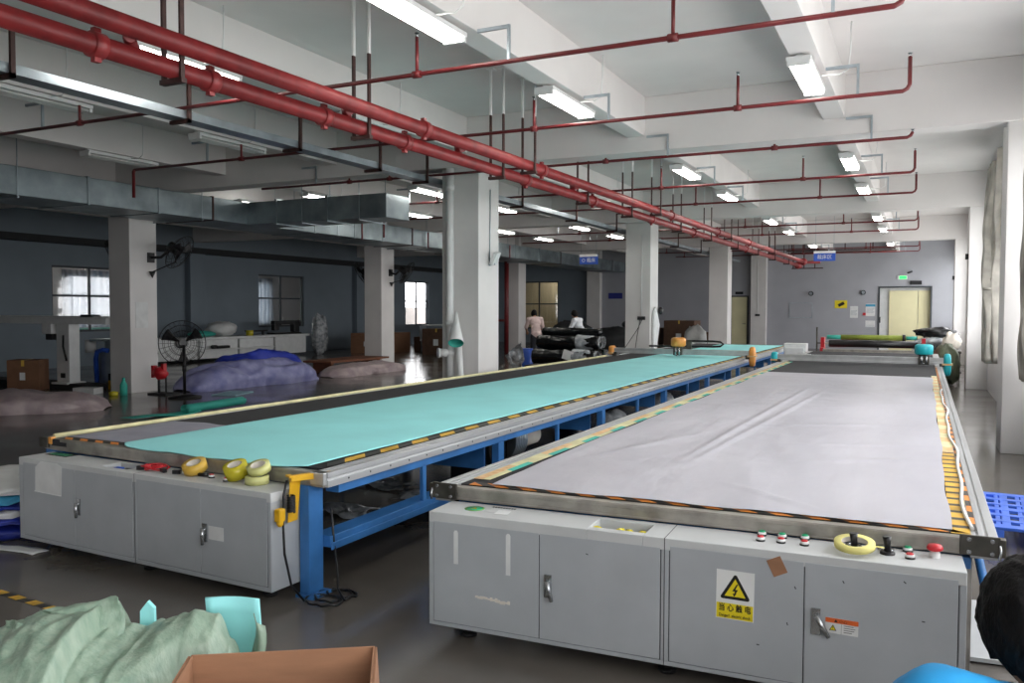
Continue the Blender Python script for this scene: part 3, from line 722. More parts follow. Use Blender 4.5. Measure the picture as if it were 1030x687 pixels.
def railprof(s):
    # side rail cross section, x outward (s = +1 right), z
    pr = [(0, .655), (.0, .742), (.02, .742), (.02, .735), (.032, .735), (.032, .742), (.055, .742), (.055, .733), (.068, .733), (.068, .742), (.105, .742), (.105, .715), (.098, .71), (.098, .70), (.105, .695), (.105, .655)]
    return [(s*a, b) for a, b in pr]
def table(label, x0, x1, y0, y1, postx, sk, inset=.06, zr=.672):
    t = thing('cutting_table', label, 'table', ((x0+x1)/2, (y0+y1)/2, 0))
    MB().box(x0+.11, x1-.11, y0+.04, y1-.04, .69, .738).build('table_top', M['felt'], t)
    pr = railprof(1)
    o = MB().prism(pr, lambda a, b, d: (x1-.105+a, d, b), y0+sk, y1).build('side_rail', M['alu'], t, .0015)
    pl_ = railprof(-1)
    o2 = MB().prism(pl_, lambda a, b, d: (x0+.105+a, d, b), y0-sk, y1).build('side_rail', M['alu'], t, .0015)
    hb = MB()
    for k in range(90):
        y = y0 + .12 + k*.22
        if y < y1-.1: hb.cyl((x1-.004, y, .68), (x1+.0006, y, .68), .007, n=8)
    hb.build('rail_screw', M['gap'], o)
    fr_ = MB().box(x0+.02, x1-.02, y0-.02, y0+.035, zr, .742).box(x0+.02, x1-.02, y0-.024, y0-.02, .72, .738).box(x0+.02, x1-.02, y0-.024, y0-.02, zr+.003, zr+.014)
    for v in fr_.v: v.y += sk*(v.x-(x0+x1)/2)/((x1-x0)/2)
    fr_.build('front_rail', M['steel'], t, .003)
    MB().box(x0+.02, x1-.02, y1-.03, y1, .665, .742).build('rear_rail', M['steel'], t, .003)
    bl = MB().box(x1-inset-.1, x1-inset, y0+.1, y1, .585, .655).box(x0+.06, x0+.16, y0+.1, y1, .585, .655)
    for y in [y0+.2] + [p for p, k in postx if k]: bl.box(x0+.1, x1-.1, y-.03, y+.03, .60, .65)
    bl.build('top_beam', M['blue'], t, .004)
    MB().box(x1-inset-.14, x1-inset, y0+.02, y1, .27, .34).box(x1-inset, x1-inset+.01, y0+.02, y1, .255, .30).build('lower_beam', M['blue'], t, .004)
    MB().box(x0+.06, x0+.2, y0+.07, y1, .27, .34).build('lower_beam', M['blue'], t, .004)
    for p, k in postx:
        w = .05 if k else .022
        for sx in (x1-inset-w*1.3, x0+.06):
            MB().box(sx, sx+w*1.3, p-w, p+w, 0.02 if k else .33, .6).build('post', M['blue'], t, .003)
            if k: MB().box(sx-.03, sx+w*1.3+.03, p-w-.03, p+w+.03, 0, .02).build('foot_plate', M['blue'], t)
    for p, k in postx:
        if k: MB().box(x0+.2, x1-.22, p-.012, p+.012, .342, .598).build('cross_panel', M['blue'], t)
    return t
# right table
T2 = table('long cutting table under grey protective film, right of the two', -2.375, .302, 3.93, 20.4, [(4.03, 1), (5.2, 0), (6.4, 1), (7.65, 0), (8.9, 1), (10.1, 0), (11.4, 1), (12.6, 0), (13.9, 1), (15.2, 0), (16.4, 1), (17.8, 0), (19.4, 1)], .05, .38)
MB().tube([(.27, 3.98, .47), (.27, 12, .47)], .02, 10).build('guard_tube', M['blue'], T2)
MB().box(.16, .21, 4.05, 4.1, .1, .68).build('side_strut', M['steel'], T2, .003)
skf = lambda x: .05*(x+1.04)/1.34
for sx, x in ((1, .24), (-1, -2.31)):
    p = MB().rbox((x-.01*sx, 3.902+skf(x), .717), (.15, .012, .086)).rbox((x+.07*sx, 3.92+skf(x), .715), (.03, .05, .075))
    e = p.build('end_plate', M['dsteel'], T2, .003)
    b = MB()
    for a in (-.05, .035):
        for c in (-.026, .026): MB().cyl((x+a*sx, 3.898+skf(x), .717+c), (x+a*sx, 3.888+skf(x), .717+c), .009, n=8).build('bolt', M['chrome'], e)
    MB().tube([(x+.062*sx, 3.89+skf(x), .73), (x+.066*sx, 3.885+skf(x), .70), (x+.06*sx, 3.88+skf(x), .67)], .006, 6).build('hook', M['chrome'], e)
zt2 = .7435
m = MB(); strip(m, (.2, 3.985+skf(.2), zt2), (-2.2, 3.985+skf(-2.2), zt2), -.07, 30, 0, 1, -1.2)
m.build('front_hazard_strip', [M['orange'], M['tblack']], T2)
m = MB(); strip(m, (.2, 4.02, zt2), (.2, 6.3, zt2), .075, 30, 1, 0, 0, .68)
strip(m, (.2, 6.3, zt2), (.19, 13.5, zt2), .07, 30, 2, 3, 0)
m.build('side_hazard_strip', [M['yellow'], M['tblack'], M['cream'], M['peach']], T2)
m = MB(); strip(m, (.255-.05, 4.1, zt2+.001), (.245-.05, 15.5, zt2+.001), -.022, 90, 0, 1, .2)
m.build('edge_hazard_strip', [M['orange'], M['tblack']], T2)
m = MB().tube([(.205+.012*math.sin(y*2.3)+.008*math.sin(y*5+1), y, zt2+.008) for y in [4.1+.12*k for k in range(60)]], .009, 6)
m.build('edge_cord', M['white'], T2)
m = MB(); strip(m, (-2.26, 4.1, zt2), (-2.24, 16, zt2), -.06, 26, 0, 1, .3); strip(m, (-2.2, 4.1, zt2+.001), (-2.17, 16, zt2+.001), -.045, 40, 2, 0, .4)
m.build('edge_tape', [M['cream'], M['peach'], M['teal2']], T2)
# film
CREASE = [(-1.35, 5.1, -1.22, 10.6, .012, .03), (-1.28, 5.0, -1.02, 10.4, .010, .03), (-.97, 4.6, -.42, 4.15, .012, .022), (-1.4, 6.9, -.1, 7.6, .007, .05), (-1.0, 8.6, .05, 9.3, .006, .05), (-.7, 5.4, .1, 5.9, .007, .04), (-.6, 10.2, .1, 11.2, .006, .06), (-1.9, 5.0, -1.5, 6.4, .006, .04), (-.9, 6.1, .1, 6.5, .006, .035), (-1.8, 9.0, -.7, 11.9, .005, .06)]
def filmpt(u, v):
    y = 4.005 + v*9.1
    xl = -2.07 - .05*min(1, v*12) + .008*math.sin(y*3); xr = .128 + .006*math.sin(y*2.1) + .004*math.sin(y*6.1)
    y += (.05*(lerp(-2.1, .12, u)+1.04)/1.34 + .008*math.sin(u*21))*max(0, 1-v*8)
    x = lerp(xl, xr, u)
    h = .004 + .006*max(0, fr(x*1.4+4, y*.8, 1)) + .005*max(0, ns(x*.7, y*3.6, 3)) + .004*max(0, ns(x*1.6+y*2.2, y*1.2, 7)) + .012*max(0, .6-abs(x*.55+y*.12-.1+.25*ns(x, y*.4))*9)*.4
    for (ax, ay, bx, by, hh, ww) in CREASE:
        dx, dy = bx-ax, by-ay; q = max(0, min(1, ((x-ax)*dx+(y-ay)*dy)/(dx*dx+dy*dy))); e = math.hypot(x-ax-q*dx, y-ay-q*dy)
        h += hh*math.exp(-(e/ww)**2)*math.sin(PI*min(.98, max(.02, q)))**.5
    return (x, y, zt2 + .002 + max(0, h))
m = MB().grid(lambda u, v: filmpt(u, v), 150, 260, 0, 0)
tag(m.build('protective_film', M['film'], None, loc=(-1, 8, zt2)), 'wrinkled translucent grey film spread over the right table', 'plastic film')
# left table
T1 = table('long cutting table covered in teal foam sheet, left of the two', -5.83, -3.09, 3.93, 23.4, [(5.0, 0), (6.2, 1), (7.42, 0), (8.7, 1), (9.95, 0), (11.2, 1), (12.4, 0), (13.75, 1), (15.0, 0), (16.3, 1), (18, 0), (20, 1), (22, 1)], -.075, .06, .656)
MB().box(-3.275, -3.205, 3.82, 3.95, .018, .66).build('front_leg', M['blue'], T1, .004)
MB().box(-3.283, -3.15, 3.79, 3.96, 0, .018).build('foot_plate', M['blue'], T1)
MB().box(-5.8, -5.62, 3.98, 4.1, 0, .66).build('front_leg', M['blue'], T1, .004)
m = MB().rbox((-5.80, 3.975, .71), (.09, .03, .075)); e = m.build('end_plate', M['dsteel'], T1, .003)
MB().box(-5.745, -5.71, 3.96, 4.0, .70, .752).build('corner_block', M['orangep'], T1, .005)
MB().box(-3.20, -3.1, 3.825, 3.855, .672, .742).build('corner_block', M['alu'], T1, .003)
m = MB(); strip(m, (-4.95, 3.99, zt2), (-5.68, 3.99, zt2), -.06, 9, 0, 1, -1.2); m.build('front_hazard_strip', [M['orange'], M['tblack']], T1)
m = MB(); strip(m, (-3.215, 4.0, zt2), (-3.19, 22.5, zt2), .075, 96, 0, 1, 1.3, .45); m.build('side_hazard_strip', [M['yellow'], M['tblack']], T1)
m = MB().tube([(-5.73+.006*math.sin(y*3), y, zt2+.012) for y in [4.0+.3*k for k in range(41)]], .017, 8)
m.build('edge_tube', M['cream'], T1)
m = MB().grid(lambda u, v: (lerp(-5.69, -5.05, u), lerp(4.07, 5.06 - .02*math.sin(u*9), v), zt2+.002+.002*max(0, ns(u*4, v*5))), 14, 18, 0, .001)
tag(m.build('grey_backing_sheet', M['greycloth'], None, loc=(-5.4, 4.5, zt2)), 'grey backing sheet at the near corner of the left table', 'sheet')
def tealpt(u, v):
    y0 = 3.905 - .075*(lerp(-5.04, -3.31, u)+4.46)/1.37 + .016*math.sin(u*21) + .012*ns(u*14, 3)
    y0 += .12*max(0, 1-u*9)**2 + .10*max(0, (u-.88)*8)**2
    y = lerp(y0, 22.9, v**1.6)
    xl = -5.04 + .006*math.sin(y*1.3) + .008*max(0, y-8)*.9; xr = -3.31 + .008*math.sin(y*.9)+.005*math.sin(y*4)
    x = lerp(xl, xr, u)
    z = zt2 + .008 + .0025*ns(x*1.2, y*.7, 8)
    return (x, y, z)
m = MB().grid(tealpt, 60, 150, 0, .004)
tag(m.build('teal_foam_sheet', M['teal'], None, loc=(-4.2, 10, zt2)), 'long teal foam sheet laid along the left table', 'foam sheet')
# pendant bracket on the right end of cabinet 1 / table 1
t = thing('pendant_bracket', 'yellow steel bracket with hanging control pendant and black cord', 'bracket', (-3.25, 3.85, .5))
m = MB().rbox((-3.19, 3.825, .722), (.035, .26, .035), (0, 0, -.45)).rbox((-3.25, 3.71, .735), (.06, .03, .012), (0, 0, -.45))
m.build('arm', M['machy'], t, .003)
MB().prism([(3.69, .47), (3.77, .47), (3.80, .71), (3.71, .71)], lambda a, b, d: (d, a, b), -3.252, -3.246).build('plate', M['machy'], t, .001)
m = MB().rbox((-3.258, 3.635, .525), (.045, .05, .075)).sph((-3.258, 3.635, .485), (.02, .022, .03), 12, 8); m.build('pendant', M['machy'], t, .008)
pts = []
for k in range(90):
    a = k*.75; pts.append((-3.232+.02*math.cos(a), 3.70+.022*math.sin(a), .53+k*.0011))
MB().tube(pts, .005, 6).build('coiled_lead', M['black'], t)
MB().tube([(-3.255, 3.69, .715), (-3.262, 3.67, .62), (-3.255, 3.655, .50), (-3.24, 3.65, .3), (-3.2, 3.66, .12), (-3.16, 3.72, .02)], .007, 8).build('cord', M['black'], t)
m = MB(); pts = []
for k in range(70):
    a = k*.33; r = .10+.03*math.sin(k*.21); pts.append((-3.08+.05*math.sin(k*.12)+r*math.cos(a), 3.86+.1*math.sin(k*.09)+r*.7*math.sin(a), .009+.004*(k % 3)))
m.tube([(-3.16, 3.97, .5), (-3.15, 3.98, .3), (-3.12, 3.98, .12), (-3.1, 3.95, .03)] + pts, .007, 6)
tag(m.build('power_cable', M['black'], None, loc=(-3.08, 3.86, 0)), 'loose black cable coiled on the floor by the blue leg', 'cable')
# gantries
def gantry(name, label, x0, x1, y, zb, zt, capm, headm, hx, headlab):
    t = thing(name, label, 'gantry', ((x0+x1)/2, y, zb))
    MB().prism([(y-.06, zb), (y+.06, zb), (y+.06, zt), (y+.02, zt), (y+.02, zt-.012), (y-.02, zt-.012), (y-.02, zt), (y-.06, zt), (y-.06, zt-.03), (y-.053, zt-.034), (y-.053, zb+.034), (y-.06, zb+.03)], lambda a, b, d: (d, a, b), x0, x1).build('beam', M['alu'], t, .002)
    for s, x in ((-1, x0), (1, x1)):
        c = MB().sph((x+.02*s, y, (zb+zt)/2-.06*(1 if s > 0 else 0)), (.07, .11, .22 if s > 0 else .11), 18, 12, f=lambda d: 1/max(abs(d.x)**4+abs(d.y)**4+abs(d.z)**4, .2)**.25*.86)
        o = c.build('end_cover', capm, t)
        MB().rbox((x+.02*s, y, (zb+zt)/2-.05), (.158 if s > 0 else .12, .2, .03)).build('cover_band', M['peach'], o)
        MB().box(x-.05-.05*s, x+.05-.05*s, y-.09, y+.09, .743, zb+.02).build('carriage', M['dsteel'], t, .004)
    h = MB().lathe([(.0, .36), (.10, .36), (.135, .345), (.145, .32), (.145, .2), (.12, .18), (0, .18)], (hx, y-.05, zb-.02), 'z', 24).build('cutting_head', headm, t)
    MB().box(hx-.085, hx+.085, y-.13, y+.03, zb-.01, zb+.17).build('head_block', M['dsteel'], h, .006)
    MB().cyl((hx-.03, y-.14, .775), (hx-.03, y-.14, zb+.15), .022, n=12).cyl((hx+.04, y-.14, .775), (hx+.04, y-.14, zb+.15), .018, n=12).cyl((hx+.0, y-.145, .768), (hx+.0, y-.145, .80), .012, n=8).build('tool_spindle', M['chrome'], h)
    return t
g1 = gantry('cutting_gantry', 'silver gantry with orange head and covers, left table', -5.74, -2.95, 16.4, .80, .905, M['orangep'], M['orangep'], -4.36, '')
g2 = gantry('cutting_gantry', 'silver gantry with teal head and covers, right table', -2.42, .36, 15.9, .775, .885, M['tealp'], M['tealp'], .02, '')
o = MB(); pts = [(-4.15, 16.48, 1.07), (-3.7, 16.48, 1.07), (-3.56, 16.48, 1.06), (-3.50, 16.48, 1.02), (-3.56, 16.48, .975), (-3.7, 16.48, .965), (-5.0, 16.48, .955)]
o.tube(pts, .02, 8); o.build('cable_chain', M['black'], g1)
MB().box(-4.22, -4.12, 16.42, 16.5, .9, 1.09).build('chain_bracket', M['dsteel'], g1)
MB().box(-1.95, -1.8, 15.8, 15.84, .885, .9).build('label_plate', M['white'], g2)
# feed roll stand past the right table
t = thing('roll_stand', 'red and steel feed stand past the right table end', 'roll stand', (-1.1, 21.2, 0))
m = MB()
for x in (-2.15, .02): m.box(x-.04, x+.04, 21.0, 21.5, 0, .80).box(x-.04, x+.04, 21.15, 21.45, .8, 1.04)
m.box(-2.11, -.02, 21.4, 21.46, .3, .38)
m.build('side_frame', M['redp'], t, .004)
MB().box(-2.1, 0, 20.75, 20.95, .6, .78).build('table_flap', M['steel'], t)
MB().cyl((-2.28, 21.2, 0), (-2.28, 21.2, 1.28), .02, n=10).cyl((-2.28, 21.2, .9), (-2.1, 21.2, .9), .015, n=8).build('guide_post', M['dsteel'], t)
tag(MB().cyl((-2.0, 21.12, .9), (-.1, 21.12, .9), .085, n=24).cyl((-2.08, 21.12, .9), (-.03, 21.12, .9), .025, n=12, m=1).build('black_fabric_roll', [M['black'], M['core']], None, loc=(-1, 21.12, .8)), 'black fabric roll on the feed stand', 'fabric roll')
tag(MB().cyl((-1.75, 21.3, 1.045), (-.35, 21.3, 1.045), .062, n=24).cyl((-2.06, 21.3, 1.045), (-1.75, 21.3, 1.045), .05, n=20, m=1).cyl((-.35, 21.3, 1.045), (-.12, 21.3, 1.045), .045, n=20, m=1).cyl((-.42, 21.3, 1.045), (-.36, 21.3, 1.045), .08, n=20, m=2).build('green_fabric_roll', [M['greenroll'], M['teal2'], M['black']], None, loc=(-1, 21.3, 1)), 'olive green fabric roll lying behind the black roll', 'fabric roll')
tag(MB().box(-2.9, -2.5, 20.6, 20.9, .0, .5).box(-2.95, -2.45, 20.55, 20.95, .5, .9).box(-2.9, -2.5, 20.5, 20.56, .55, .8, 1).build('power_unit', [M['white'], M['paper']], None, .01, loc=(-2.7, 20.7, 0)), 'white power unit standing between the tables at their far end', 'machine')
# ================================================================== FOREGROUND
# open carton
def carton(c, sx, sy, h, rot, label, openn=True, mm='carton'):
    t = thing('cardboard_box', label, 'box', (c[0], c[1], c[2]))
    R = Matrix.Translation(c) @ Matrix.Rotation(rot, 4, 'Z'); th = .006
    m = MB().box(-sx/2, sx/2, sy/2-th, sy/2, 0, h).box(-sx/2, sx/2, -sy/2, -sy/2+th, 0, h).box(-sx/2, -sx/2+th, -sy/2+th, sy/2-th, 0, h).box(sx/2-th, sx/2, -sy/2+th, sy/2-th, 0, h).box(-sx/2+th, sx/2-th, -sy/2+th, sy/2-th, 0, .01)
    if not openn: m.box(-sx/2, sx/2, -sy/2, sy/2, h, h+.006)
    m.xf(R).build('walls', M[mm], t, .002)
    if openn:
        for s in (-1, 1): MB().rbox((s*(sx/2+.012), 0, h-.125), (.006, sy-.02, .25), (0, s*-.06, 0)).xf(R).build('flap', M['carton'], t)
        MB().rbox((0, -(sy/2+.04), h-.13), (sx-.02, .006, .27), (-.2, 0, 0)).xf(R).build('flap', M['cartoni'], t)
    else:
        MB().box(-.03, .03, -sy/2-.001, sy/2+.001, h+.006, h+.0075).box(-.03, .03, -sy/2-.0015, -sy/2, h-.12, h+.0075).xf(R).build('sealing_tape', M['amber'], t)
        MB().box(-sx/2*.2, sx/2*.15, -sy/2-.002, -sy/2, h*.35, h*.6).xf(R).build('label_sheet', M['paper'], t)
    return t
p = P(-.70, 2.42, 0)
carton((p.x, p.y, 0), .575, .46, .60, .4577+.13, 'open brown cardboard box in the near foreground beside the green sack')
# green woven sack: closed lumpy mound with gathered ridges
def prof(u):
    K = [(-2.15, .40), (-1.95, .53), (-1.80, .565), (-1.70, .61), (-1.60, .665), (-1.50, .69), (-1.42, .70), (-1.385, .62), (-1.33, .60), (-1.28, .585), (-1.24, .615), (-1.16, .655), (-1.08, .665), (-1.0, .645), (-.95, .57), (-.90, .46), (-.84, .2)]
    if u <= K[0][0]: return K[0][1]
    for (a, b), (c, d) in zip(K, K[1:]):
        if u <= c:
            t = (u-a)/(c-a); t = t*t*(3-2*t); return lerp(b, d, t)
    return K[-1][1]
def sackpt(a, b):
    u = lerp(-2.25, -.86, a); ang = lerp(-.12, PI+.12, b)
    top = prof(u)
    edge = 1 - abs(2*a-1)**6*.8
    depth = (.40 - .22*max(0, min(1, (u+1.25)/.16)))*edge
    v = 2.93 - depth*math.cos(ang)*(1.15 if math.cos(ang) > 0 else .7)
    z = top*max(0, math.sin(ang))**.55
    n = .026*fr(u*3.2, v*3.2, z*2.5) + .034*(.3-abs(ns(u*5+z*2.5, v*2, z*3.4))) + .02*(.25-abs(ns(u*9-z*5, v*4+7, z*7))) + .012*(.22-abs(ns(u*13+z*8, v*5+3, z*11+u*5))) + .007*ns(u*24, v*9, z*22)
    w = math.sin(max(0, min(PI, ang)))
    return P(u-.045, v - n*1.4*(1-w), max(.003, z - .042*w + n*w))
m = MB().grid(sackpt, 260, 150)
sk = m.build('woven_sack', M['sack'], None, loc=(-2.7, 1.9, 0)); tag(sk, 'pale green woven sack heaped in the left foreground', 'sack')
def flapfn(a, b):
    u = lerp(-1.66, -1.385, a); z = lerp(.52, .625 + .045*a, b)
    return P(u + .02*math.sin(b*4), 2.86+.06*b+.03*math.sin(a*6+b*3)+.015*ns(a*6, b*6), z+.012*ns(a*5, b*5, 3) - .04*(1-b)*a)
MB().grid(flapfn, 16, 14, 0, .003).build('folded_mouth', M['sack'], sk)
def flap2(a, b):
    u = lerp(-1.76, -1.64, a); z = lerp(.48, .605 + .02*a, b)
    return P(u+.01*math.sin(b*5), 2.80+.05*b+.04*math.sin(a*5+1)+.015*ns(a*6, b*6, 5), z+.012*ns(a*5, b*5, 7))
MB().grid(flap2, 14, 12, 0, .003).build('folded_mouth', M['sack'], sk)
# teal foam pieces behind the sack
def foampt(a, b):
    u = lerp(-1.125, -.932, a); z = lerp(.05, .632-.006*a, b)
    return P(u, 3.03+.02*math.sin(a*3)+.12*(1-b), z)
m = MB().grid(foampt, 8, 10, 0, .012)
tag(m.build('teal_foam_offcut', M['teal'], None, loc=(-2.2, 2.3, 0)), 'square teal foam offcut standing behind the green sack', 'foam sheet')
m = MB().prism([(-.02, .1), (.03, .1), (.022, .63), (.006, .655), (-.012, .62)], lambda a, b, d: P(-1.36+a*1.5, 3.06+d, b-.045), 0, .02)
tag(m.build('teal_foam_offcut', M['teal'], None, loc=(-2.3, 2.3, 0)), 'pointed tip of teal foam peeking over the green sack', 'foam sheet')
def wpt(a, b): return P(lerp(-.935, -.895, a)+.012*math.sin(b*9), 2.97+.02*math.sin(a*4+b*3), lerp(.2, .60, b)-.05*a)
tag(MB().grid(wpt, 6, 14, 0, .003).build('sack_edge_strip', M['sack'], None, loc=(-2.1, 2.3, 0)), 'torn pale sack strip at the right edge of the teal offcut', 'sack')
# hazard strip on the floor
m = MB(); strip(m, (-5.4, 3.07, .001), (-4.35, 3.0, .001), .055, 12, 0, 1, .3)
tag(m.build('floor_tape', [M['yellow'], M['tblack']], None, loc=(-4.9, 3.1, 0)), 'yellow and black hazard tape strip on the floor', 'tape')
m = MB().grid(lambda a, b: (lerp(-6.6, -5.45, a), lerp(3.50, 3.62, b)+.12*a+.02*math.sin(a*9), .006+.012*abs(ns(a*6, b*3))), 20, 4, 0, .003)
tag(m.build('white_plastic_strip', M['paper'], None, loc=(-6, 3.6, 0)), 'white plastic strip lying on the floor left of the cabinet', 'plastic strip')
# folded tarps at left edge
z = 0
trp = random.Random(5)
for k, (mm, h, dx, lab) in enumerate((('navytarp', .10, 0, 'bottom of the pile'), ('bluetarp', .06, .03, 'second from the bottom'), ('paper', .06, -.05, 'white, third from the bottom'), ('navytarp', .04, .02, 'thin, fourth from the bottom'), ('cyan', .06, -.03, 'cyan, second from the top'), ('paper', .07, .0, 'white, topmost'))):
    def tp(d, k=k): return 1 + .16*fr(d.x*2.4+k*5, d.y*2.4, d.z*3) + .05*ns(d.x*8, d.y*8, k*3)
    m = MB().sph((-6.37+dx, 4.05+.03*(k % 3), z+h/2), (.50-.04*(k % 2), .46, h/2*1.1), 60, 14, f=lambda d: tp(d)/max(abs(d.x)**4+abs(d.y)**4+abs(d.z)**4, .2)**.25)
    m.xf(Matrix.Translation((-6.33, 4.05, 0)) @ Matrix.Rotation(trp.uniform(-.25, .25), 4, 'Z') @ Matrix.Translation((6.33, -4.05, 0)))
    for v in m.v: v.z = min(z+h-.002, max(z+.002, v.z + .02*ns(v.x*6, v.y*6, k)))
    tag(m.build('folded_tarp', M[mm], None, loc=(-6.35, 4.05, z)), 'folded tarp at the left picture edge, ' + lab, 'tarp', 'folded tarps by the cabinet')
    z += h
# ================================================================== UNDER THE LEFT TABLE
t = thing('vacuum_blower', 'dark drum blower with pale ribbed hose under the left table', 'blower', (-3.75, 7.2, 0))
MB().cyl((-4.1, 6.95, .42), (-3.55, 6.95, .42), .21, n=28).box(-4.0, -3.6, 6.8, 7.1, 0, .25).build('drum', M['black'], t, .01)
m = MB()
for k in range(7): m.cyl((-3.58+k*.012, 7.12+k*.018, .46), (-3.572+k*.012, 7.135+k*.018, .46), .185-.004*k, n=28)
m.build('ribbed_hose', M['galv'], t)
MB().cyl((-3.6, 7.25, .46), (-3.5, 7.6, .45), .15, .10, n=20).build('duct_end', M['core'], t)
for k, (x, y, s, lab) in enumerate(((-3.7, 9.2, .24, 'nearest the blower'), (-3.65, 10.4, .22, 'second from the blower'), (-3.7, 12.9, .22, 'third from the blower'))):
    m = MB().sph((x, y, s*.85), (s, s*1.2, s*.85), 18, 12, f=lambda d: 1+.25*fr(d.x*2+k*3, d.y*2, d.z*2))
    for v in m.v: v.z = max(.0, v.z)
    tag(m.build('stuffed_bag', M['clearwrap'] if k else M['wrap'], None, loc=(x, y, 0)), 'crumpled plastic bag under the left table, ' + lab, 'bag', 'bags under the left table')
for k, (x, y, lab) in enumerate(((-4.3, 5.6, 'nearest the blue leg'), (-4.6, 6.6, 'in the middle'), (-4.0, 6.3, 'nearest the blower'))):
    m = MB().grid(lambda a, b: (x+(a-.5)*.45+.05*math.sin(b*7), y+(b-.5)*.35+.05*math.sin(a*6), .008+.05*abs(fr(a*2.3+k, b*2.3))), 16, 14, 0, .002)
    tag(m.build('film_scrap', M['clearwrap'], None, loc=(x, y, 0)), 'scrap of clear film on the floor under the left table, ' + lab, 'film scrap', 'film scraps under the left table')
for k, (x, y, lab) in enumerate(((-5.15, 4.25, 'left one'), (-4.55, 4.3, 'middle one'), (-4.3, 4.35, 'right one'))):
    m = MB().sph((x, y, .03), (.12, .07, .03), 12, 8, f=lambda d: 1+.3*fr(d.x*2+k*3, d.y*2, d.z*2))
    tag(m.build('red_rag', M['redcloth'], None, loc=(x, y, 0)), 'small red rag under the left cabinet, ' + lab, 'rag', 'red rags under the cabinet')
tag(MB().rbox((-.35, 3.95, .025), (.1, .1, .03), (0, .2, .4)).build('teal_scrap', M['teal'], None, loc=(-.35, 3.95, 0)), 'teal foam scrap under the right cabinet', 'foam scrap')

# teal rolled sheet beyond the left table
t = thing('teal_sheet_roll', 'dark teal sheet, half unrolled on the floor behind the left table', 'foam roll', (-10.6, 10.2, 0))
A, B = Vector((-10.5, 9.55, .05)), Vector((-10.6, 10.9, .05))
m = MB(); pts = []
for k in range(44):
    a = k*.45; pts.append((.02+.0019*k, a))
sec = [(r*math.cos(a), r*math.sin(a)) for r, a in pts]
d = (B-A).normalized(); nr = Vector((d.y, -d.x, 0))
def rollpt(a, b):
    i = min(42, int(b*43)); f_ = b*43-i
    x = lerp(sec[i][0], sec[i+1][0], f_); zz = lerp(sec[i][1], sec[i+1][1], f_)
    return A.lerp(B, a) + nr*x + Vector((0, 0, zz*.8+.05))
m.grid(rollpt, 8, 90, 0, .004)
m.build('roll', M['teal2'], t)
def shpt(a, b):
    q = Vector((-10.85, 8.75, 0)).lerp(Vector((-10.56, 9.8, 0)), a)
    return q + nr*lerp(-.14, .16, b) + Vector((0, 0, .02+.05*a*math.sin(b*PI)+.03*math.sin(a*7)*a))
MB().grid(shpt, 20, 12, 0, .004).build('loose_end', M['teal2'], t)

# ================================================================== LEFT BACKGROUND
def mound(name, matn, p0, p1, w, h, label, cat, seed=0, taper=.25, ny=24, nx=60, rough=.25):
    p0 = Vector((*p0, 0)); p1 = Vector((*p1, 0)); d = (p1-p0); nr = Vector((-d.y, d.x, 0)).normalized()
    def fn(a, b):
        e = min(1, min(a, 1-a)/taper); e = math.sqrt(max(0, 1-(1-e)**2))*.93+.07
        ang = PI*b
        rr = 1 + rough*fr(a*d.length*1.1+seed, math.cos(ang)*1.4, math.sin(ang)*1.4+seed)
        return p0 + d*a + nr*(w/2*math.cos(ang)*rr*(.4+.6*e)) + Vector((0, 0, max(0, h*e*math.sin(ang)**.8*rr)))
    m = MB().grid(fn, nx, ny)
    return tag(m.build(name, M[matn], None, loc=(p0+p1)/2), label, cat)
mound('wrapped_fabric_bundle', 'pinkwrap', (-12.35, 9.6), (-17.5, 5.5), 1.3, .30, 'long dusty pink wrapped fabric bundle on the floor, left', 'fabric bundle', 3, .12, 26, 90)
mound('wrapped_fabric_bundle', 'purple', (-13.5, 12.2), (-13.35, 16.0), 1.1, .52, 'large lilac wrapped fabric bundle behind the standing fan', 'fabric bundle', 8, .3, 26, 80)
mound('blue_tarp_bundle', 'bluetarp', (-14.75, 14.2), (-14.5, 17.0), .8, .58, 'royal blue tarp bundle lying behind the lilac bundle', 'tarp', 11, .3)
mound('wrapped_fabric_bundle', 'pinkwrap', (-13.1, 16.3), (-13.2, 19.6), .8, .26, 'low pale wrapped bundle ending at the second left pillar', 'fabric bundle', 21, .2)
tag(MB().rbox((-14.2, 18.6, .3), (.9, 2.7, .05), (0, 0, .02)).box(-14.5, -13.9, 17.5, 17.6, 0, .28).box(-14.5, -13.9, 19.6, 19.7, 0, .28).build('brown_board', M['wood'], None, loc=(-14.2, 18, 0)), 'brown board on blocks left of the second left pillar', 'board')
tag(MB().rbox((-12.25, 12.35, .012), (.5, .75, .02), (0, 0, .3)).build('pale_blue_sheet', M['paleblue'], None, loc=(-12.25, 12.35, 0)), 'small pale blue sheet on the floor by the fan', 'sheet')
m = MB().grid(lambda a, b: (lerp(-16.9, -14.3, a)+.1*b, lerp(9.7, 10.1, b)+.6*a, .02+.06*abs(fr(a*4, b*2))), 30, 8, 0, .004)
tag(m.build('red_cloth_strip', M['redcloth'], None, loc=(-15.6, 10.2, 0)), 'red cloth strip on the floor below the carton', 'cloth')
